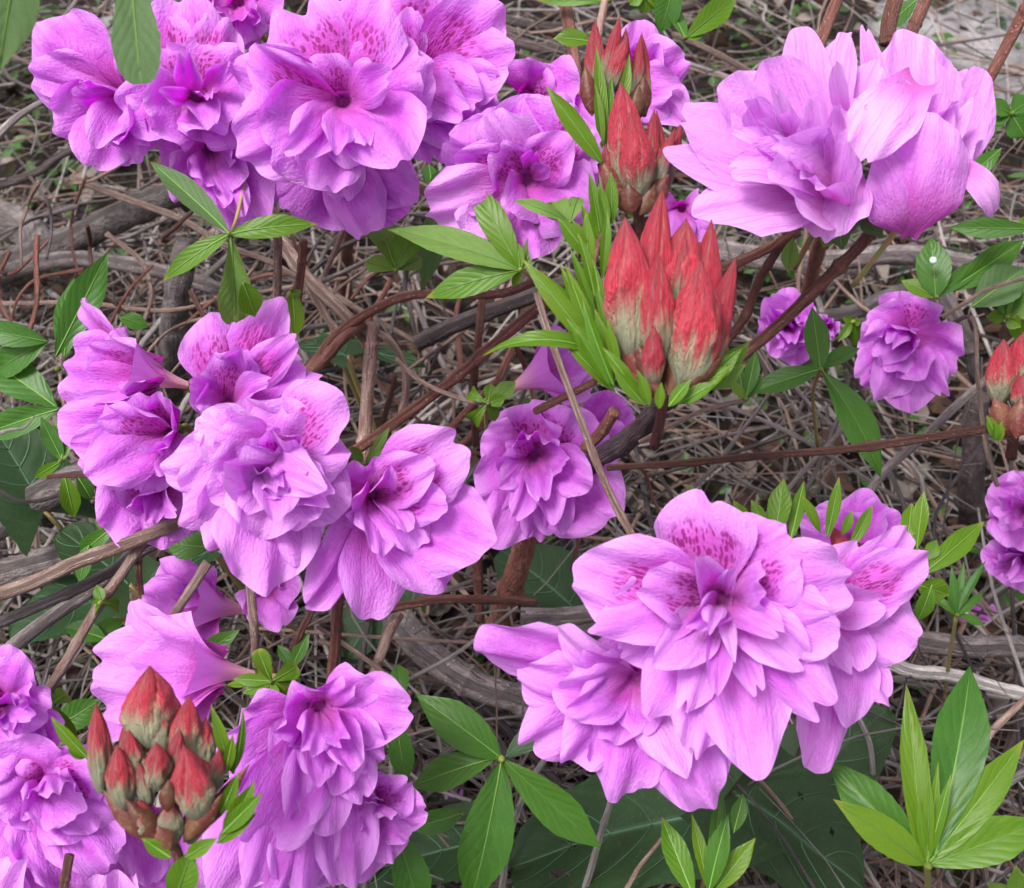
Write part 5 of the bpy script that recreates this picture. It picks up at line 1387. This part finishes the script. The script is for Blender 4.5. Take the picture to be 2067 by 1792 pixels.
whorl('spray of long leaves at the left edge by the trumpet flower', 118, 745, .50, [
    (218, 508, 74, dict(mat='mid', b=(112, 720))), (-40, 665, 56, dict(mat='mid', b=(98, 690), arch=.14)), (-20, 760, 70, dict(mat='mid', b=(95, 690))), (-40, 718, 90, dict(mat='mid', b=(115, 822))), (-40, 880, 66, dict(mat='mid', b=(118, 826))),
    (300, 660, 40, dict(mat='mid', b=(240, 640))), (150, 560, 60, dict(mat='mid', b=(130, 720)))], stemw=12)
whorl('small leaves hanging below the leaf spray at the left edge', 125, 930, .49, [
    (82, 840, 40, dict(b=(130, 935), mat='mid')), (150, 1045, 44, dict(b=(130, 960), mat='fresh')), (185, 1010, 36, dict(b=(155, 960), mat='mid')), (70, 965, 26), (130, 870, 36, dict(mat='fresh')), (110, 850, 30)])
whorl('curly green leaf tuft under the middle flower cluster', 235, 1060, .50, [
    (165, 1120, 44, dict(mat='mid', arch=.3)), (280, 1050, 44, dict(mat='mid')), (190, 1050, 34), (260, 1100, 34), (215, 1030, 26), (160, 1180, 40, dict(mat='mid', b=(180, 1100)))])
whorl('broad leaf under the ruffled pale pink flower', 430, 1110, .50, [(335, 1100, 66, dict(mat='mid', b=(420, 1105))), (395, 1060, 50, dict(mat='mid'))])
whorl('pale green shoot of narrow leaves between two stems', 735, 935, .42, [
    (785, 862, 22, dict(mat='hairy')), (835, 883, 22, dict(mat='hairy')), (705, 900, 26, dict(mat='fresh')), (770, 920, 20), (850, 905, 24, dict(mat='fresh', b=(840, 940)))])
whorl('yellow green leafy calyx clump under the upper purple flowers', 800, 545, .48, [
    (765, 455, 66, dict(shape='obovate')), (830, 475, 60, dict(shape='obovate')), (735, 530, 44), (850, 520, 50), (780, 480, 50, dict(shape='obovate')), (815, 520, 40)], group='leafy calyx tufts')
whorl('greyish leaf behind the yellow green calyx clump', 850, 420, .51, [(850, 590, 60, dict(mat='old', b=(880, 400))), (900, 340, 40, dict(mat='mid', b=(870, 400))), (865, 330, 34, dict(mat='mid', b=(870, 380)))])
whorl('yellow green calyx with rolled sepals on the thin side shoot', 985, 815, .50, [
    (950, 790, 34, dict(shape='obovate', arch=.4)), (955, 850, 40, dict(shape='obovate', arch=.4)), (990, 775, 30), (1020, 800, 30), (1000, 850, 30), (1040, 770, 40, dict(mat='hairy'))], group='leafy calyx tufts')
whorl('yellow green star calyx behind the lilac trumpet flower', 548, 1375, .425, [
    (520, 1310, 40, dict(shape='obovate')), (600, 1345, 46, dict(shape='obovate')), (610, 1390, 36), (545, 1420, 44), (490, 1400, 40), (575, 1420, 36), (470, 1370, 30), (455, 1385, 24)], group='leafy calyx tufts', mat='fresh')
whorl('green sprout with a pale tip on the speckled stem', 105, 1420, .43, [
    (135, 1400, 46, dict(shape='obovate')), (85, 1395, 30), (110, 1480, 50, dict(shape='obovate')), (80, 1460, 30), (160, 1500, 26)], group='leafy calyx tufts')
whorl('small green sprout near the top of the speckled stem', 205, 1215, .44, [(240, 1225, 34, dict(shape='obovate')), (195, 1180, 26), (185, 1240, 34)], group='leafy calyx tufts')
whorl('broad green leaves behind the speckled stem', 180, 1290, .49, [
    (130, 1265, 50, dict(mat='mid', b=(215, 1290))), (250, 1250, 46, dict(mat='mid')), (205, 1410, 66, dict(mat='mid', b=(110, 1470))), (230, 1300, 50, dict(mat='mid'))])
whorl('leaf curled lengthwise under the shadowed magenta trumpet', 400, 1330, .47, [(485, 1270, 44, dict(mat='mid', b=(392, 1332))), (430, 1340, 30, dict(mat='mid'))])
whorl('narrow leaf standing between the lower stalks', 590, 1345, .48, [(625, 1275, 32, dict(mat='mid')), (560, 1300, 26, dict(mat='mid'))])
whorl('neat whorl of five leaves over the large dark leaves', 1012, 1530, .46, [
    (838, 1400, 92, dict(mat='mid')), (828, 1590, 78, dict(mat='mid', b=(1003, 1528))), (945, 1830, 118, dict(mat='mid')), (1212, 1712, 88, dict(mat='mid')), (1130, 1450, 56, dict(mat='dark', b=(1020, 1528)))], stemw=14, stem=[(1020, 1560, .5), (1030, 1640, .57)])
whorl('single round leaf on the orange brown twig', 800, 1400, .52, [(803, 1340, 46, dict(mat='mid', b=(815, 1405))), (790, 1360, 34, dict(mat='mid'))])
whorl('leaf tucked behind the many petalled flower', 815, 1460, .48, [(820, 1580, 56, dict(mat='mid', b=(800, 1460)))])
whorl('dim leaf pointing at the many petalled flower', 935, 1640, .50, [(825, 1672, 56, dict(mat='mid'))])
whorl('leaf hanging off the bottom edge by the many petalled flower', 790, 1665, .44, [(850, 1850, 86, dict(mat='mid', b=(795, 1668)))])
whorl('bright upright leaf whorl at the lower right', 1870, 1745, .40, [
    (1828, 1378, 62, dict(mat='fresh', b=(1862, 1740), dz=.012)), (1957, 1343, 122, dict(mat='mid', dz=.026, b=(1885, 1730), peak=.56, vein=.035)), (1668, 1530, 100, dict(mat='mid', dz=.02)), (1680, 1612, 76, dict(mat='fresh', dz=.0)), (2066, 1492, 78, dict(mat='fresh', dz=.01)),
    (2110, 1655, 96, dict(mat='fresh', dz=.0)), (1893, 1535, 26, dict(mat='fresh', dz=.0)), (1875, 1560, 26, dict(mat='fresh', dz=-.004)), (1920, 1560, 28, dict(mat='fresh', dz=-.002)), (1850, 1600, 22, dict(mat='fresh', dz=-.004))], stemw=17, stem=[(1872, 1790, .43), (1866, 1850, .48)])
whorl('lower bright leaf sprout beneath the drooping petals', 1430, 1800, .41, [
    (1335, 1648, 56, dict(b=(1400, 1810))), (1525, 1690, 50, dict(b=(1440, 1800))), (1450, 1570, 44, dict(mat='mid')), (1395, 1640, 30), (1470, 1640, 50, dict(mat='mid')), (1420, 1700, 26), (1500, 1600, 36, dict(mat='mid', b=(1480, 1680)))], stemw=18)
whorl('leaf tips peeping under the drooping flower', 1360, 1600, .45, [(1345, 1570, 40, dict(b=(1385, 1625))), (1400, 1590, 40, dict(b=(1340, 1590)))])
whorl('row of upright leaf tips behind the biggest front flower', 1600, 1110, .41, [
    (1582, 965, 52, dict(b=(1565, 1090))), (1622, 970, 30, dict(b=(1595, 1090))), (1515, 1008, 28, dict(b=(1550, 1070))), (1480, 1010, 34, dict(b=(1515, 1070))), (1618, 998, 24, dict(b=(1655, 1075))), (1693, 962, 30, dict(b=(1668, 1085))),
    (1760, 1018, 30, dict(b=(1712, 1110))), (1720, 1030, 22, dict(b=(1700, 1080)))])
whorl('leaf tips standing behind the side turned front flower', 1850, 1110, .44, [
    (1865, 990, 36, dict(b=(1850, 1110))), (1840, 1015, 40, dict(b=(1830, 1090))), (1985, 1052, 54, dict(b=(1860, 1160))), (1890, 1090, 34, dict(b=(1870, 1130))), (1915, 1200, 60, dict(b=(1850, 1180), mat='fresh')), (1850, 1255, 40, dict(b=(1880, 1180)))])
whorl('single pale leaf tip above the dome of the biggest flower', 1396, 1010, .42, [(1394, 978, 22, dict(mat='hairy')), (1405, 990, 14)])
whorl('tiny three leaf sprout on the thin shoot', 1504, 805, .42, [(1525, 708, 34, dict(mat='mid')), (1490, 735, 26, dict(mat='mid')), (1540, 760, 24, dict(mat='mid')), (1475, 770, 24)])
whorl('yellow green leaf fan beside the big red buds', 1420, 785, .38, [
    (1512, 690, 40), (1470, 700, 50), (1450, 690, 30), (1505, 735, 44), (1465, 660, 24, dict(b=(1440, 720))), (1440, 740, 44)])
whorl('curly green leaves caught on the pale bottomed flower', 1150, 450, .42, [(1035, 405, 30, dict(arch=.3, mat='hairy')), (1110, 410, 60, dict(mat='hairy', arch=.2, wave=.1)), (1170, 400, 36, dict(mat='hairy', arch=.3))], mat='hairy')
whorl('feathery green seedling near the right edge', 1930, 1240, .58, [
    (1900, 1170, 20, dict(mat='mid')), (1960, 1160, 20, dict(mat='mid')), (1945, 1130, 18, dict(mat='mid')), (1985, 1195, 18, dict(mat='mid')), (1880, 1200, 18, dict(mat='mid')), (1970, 1215, 18, dict(mat='mid')), (1985, 1260, 22, dict(mat='mid')),
    (1920, 1140, 18, dict(mat='mid')), (1990, 1130, 18, dict(mat='mid'))], stem=[(1915, 1330, .62), (1905, 1420, .66)], stemw=10)
whorl('small bright leaves at the bottom right corner', 2060, 1830, .45, [(2050, 1745, 50), (1990, 1780, 40), (2090, 1760, 50)])
whorl('withered yellow leaves hanging beneath the pale flowers', 1690, 430, .425, [
    (1690, 350, 60, dict(mat='old', b=(1700, 440))), (1660, 500, 60, dict(mat='fresh')), (1720, 470, 60, dict(mat='old', b=(1720, 390))), (1700, 505, 50, dict(mat='old')), (1590, 550, 40, dict(b=(1600, 480), mat='hairy')), (1780, 480, 50, dict(b=(1740, 430), mat='old'))], group='leafy calyx tufts')
whorl('mossy tuft between the two small purple flowers', 1720, 650, .62, [(1690, 690, 20), (1735, 650, 20), (1740, 690, 20), (1700, 640, 20), (1725, 700, 18)])
# ------------------------------------------------------------------ odds and ends
# pale bent straw blades
for lab, pts, w0 in (('pale straw blade arching in from the left edge', [(-20, 290, .5), (30, 240, .5), (85, 205, .5), (95, 200, .5)], 20),
                     ('bleached curled grass blade at the left edge under the leaf spray', [(-20, 880, .48), (20, 868, .48), (50, 862, .48), (68, 840, .48)], 9)):
    o = b(lab, pts, w0, w0*0.3, 'pale_bark', 0.05, 0.001, name='straw', cat='straw')
# white speck of froth on a leaf
v, f, uv = lathe_data(P(1881, 527, .552), -FWD, [(0, .0006), (.0006, .0016), (.0012, .0019), (.0018, .0016), (.0022, .0012), (.0026, .0006), (.0028, .0001)], 24, .85, 7, .10, 3, .25)
o = obj('white_speck', mesh('white_speck', v-A3(P(1881, 527, .552)), f, uv, noise_solid('froth', (.46, .52, .49), (.34, .42, .38), 900, .6, .0004)), None, P(1881, 527, .552))
tag(o, 'small white speck stuck on a green leaf', 'speck')
# pale flat stones in the far corner
for i, (x, y, s) in enumerate(((2000, 120, .16), (1920, 60, .12), (330, 30, .08), (250, 105, .06))):
    c = PH(x, y, 0.0)
    q = rng('stone', i)
    v, f, uv = lathe_data(c-Vector((0, 0, .01)), (q.uniform(-.1, .1), q.uniform(-.1, .1), 1), [(0, s*.9), (.012, s), (.024, s*.93), (.032, s*.6), (.034, s*.05)], 18, .75, 3, .10, i, .12)
    o = obj('stone', mesh('stone', v-A3(c), f, uv, M.setdefault('stone', noise_solid('stone', (.17, .155, .16), (.25, .23, .24), 40, .9, .004, (.13, .12, .12)))), None, c)
    tag(o, ('broad pale flat stone behind the twigs in the far corner', 'smaller pale stone above the broad one at the top edge', 'pale stone above the half hidden purple flower', 'small grey stone next to the hanging leaf')[i], 'stone')

for i, (x, y, h, lab) in enumerate(((888, 1610, .05, 'dull purple fallen petal beneath the leaf whorl'), (1935, 1255, .06, 'small magenta fallen petal by the feathery seedling'))):
    c = PH(x, y, h)
    q = rng('fallen', i)
    e = c+Vector((q.uniform(-.012, .012)+.016, .01, .002))
    o = obj('fallen_petal', petal_mesh(c, e, Vector((0, -.3, 1)), .014, ('fallen', i), rise=.15, rel=c, nu=13, nv=10), None, c)
    o['pale'] = 0.0
    o['spots'] = 0.0
    tag(o, lab, 'petal')
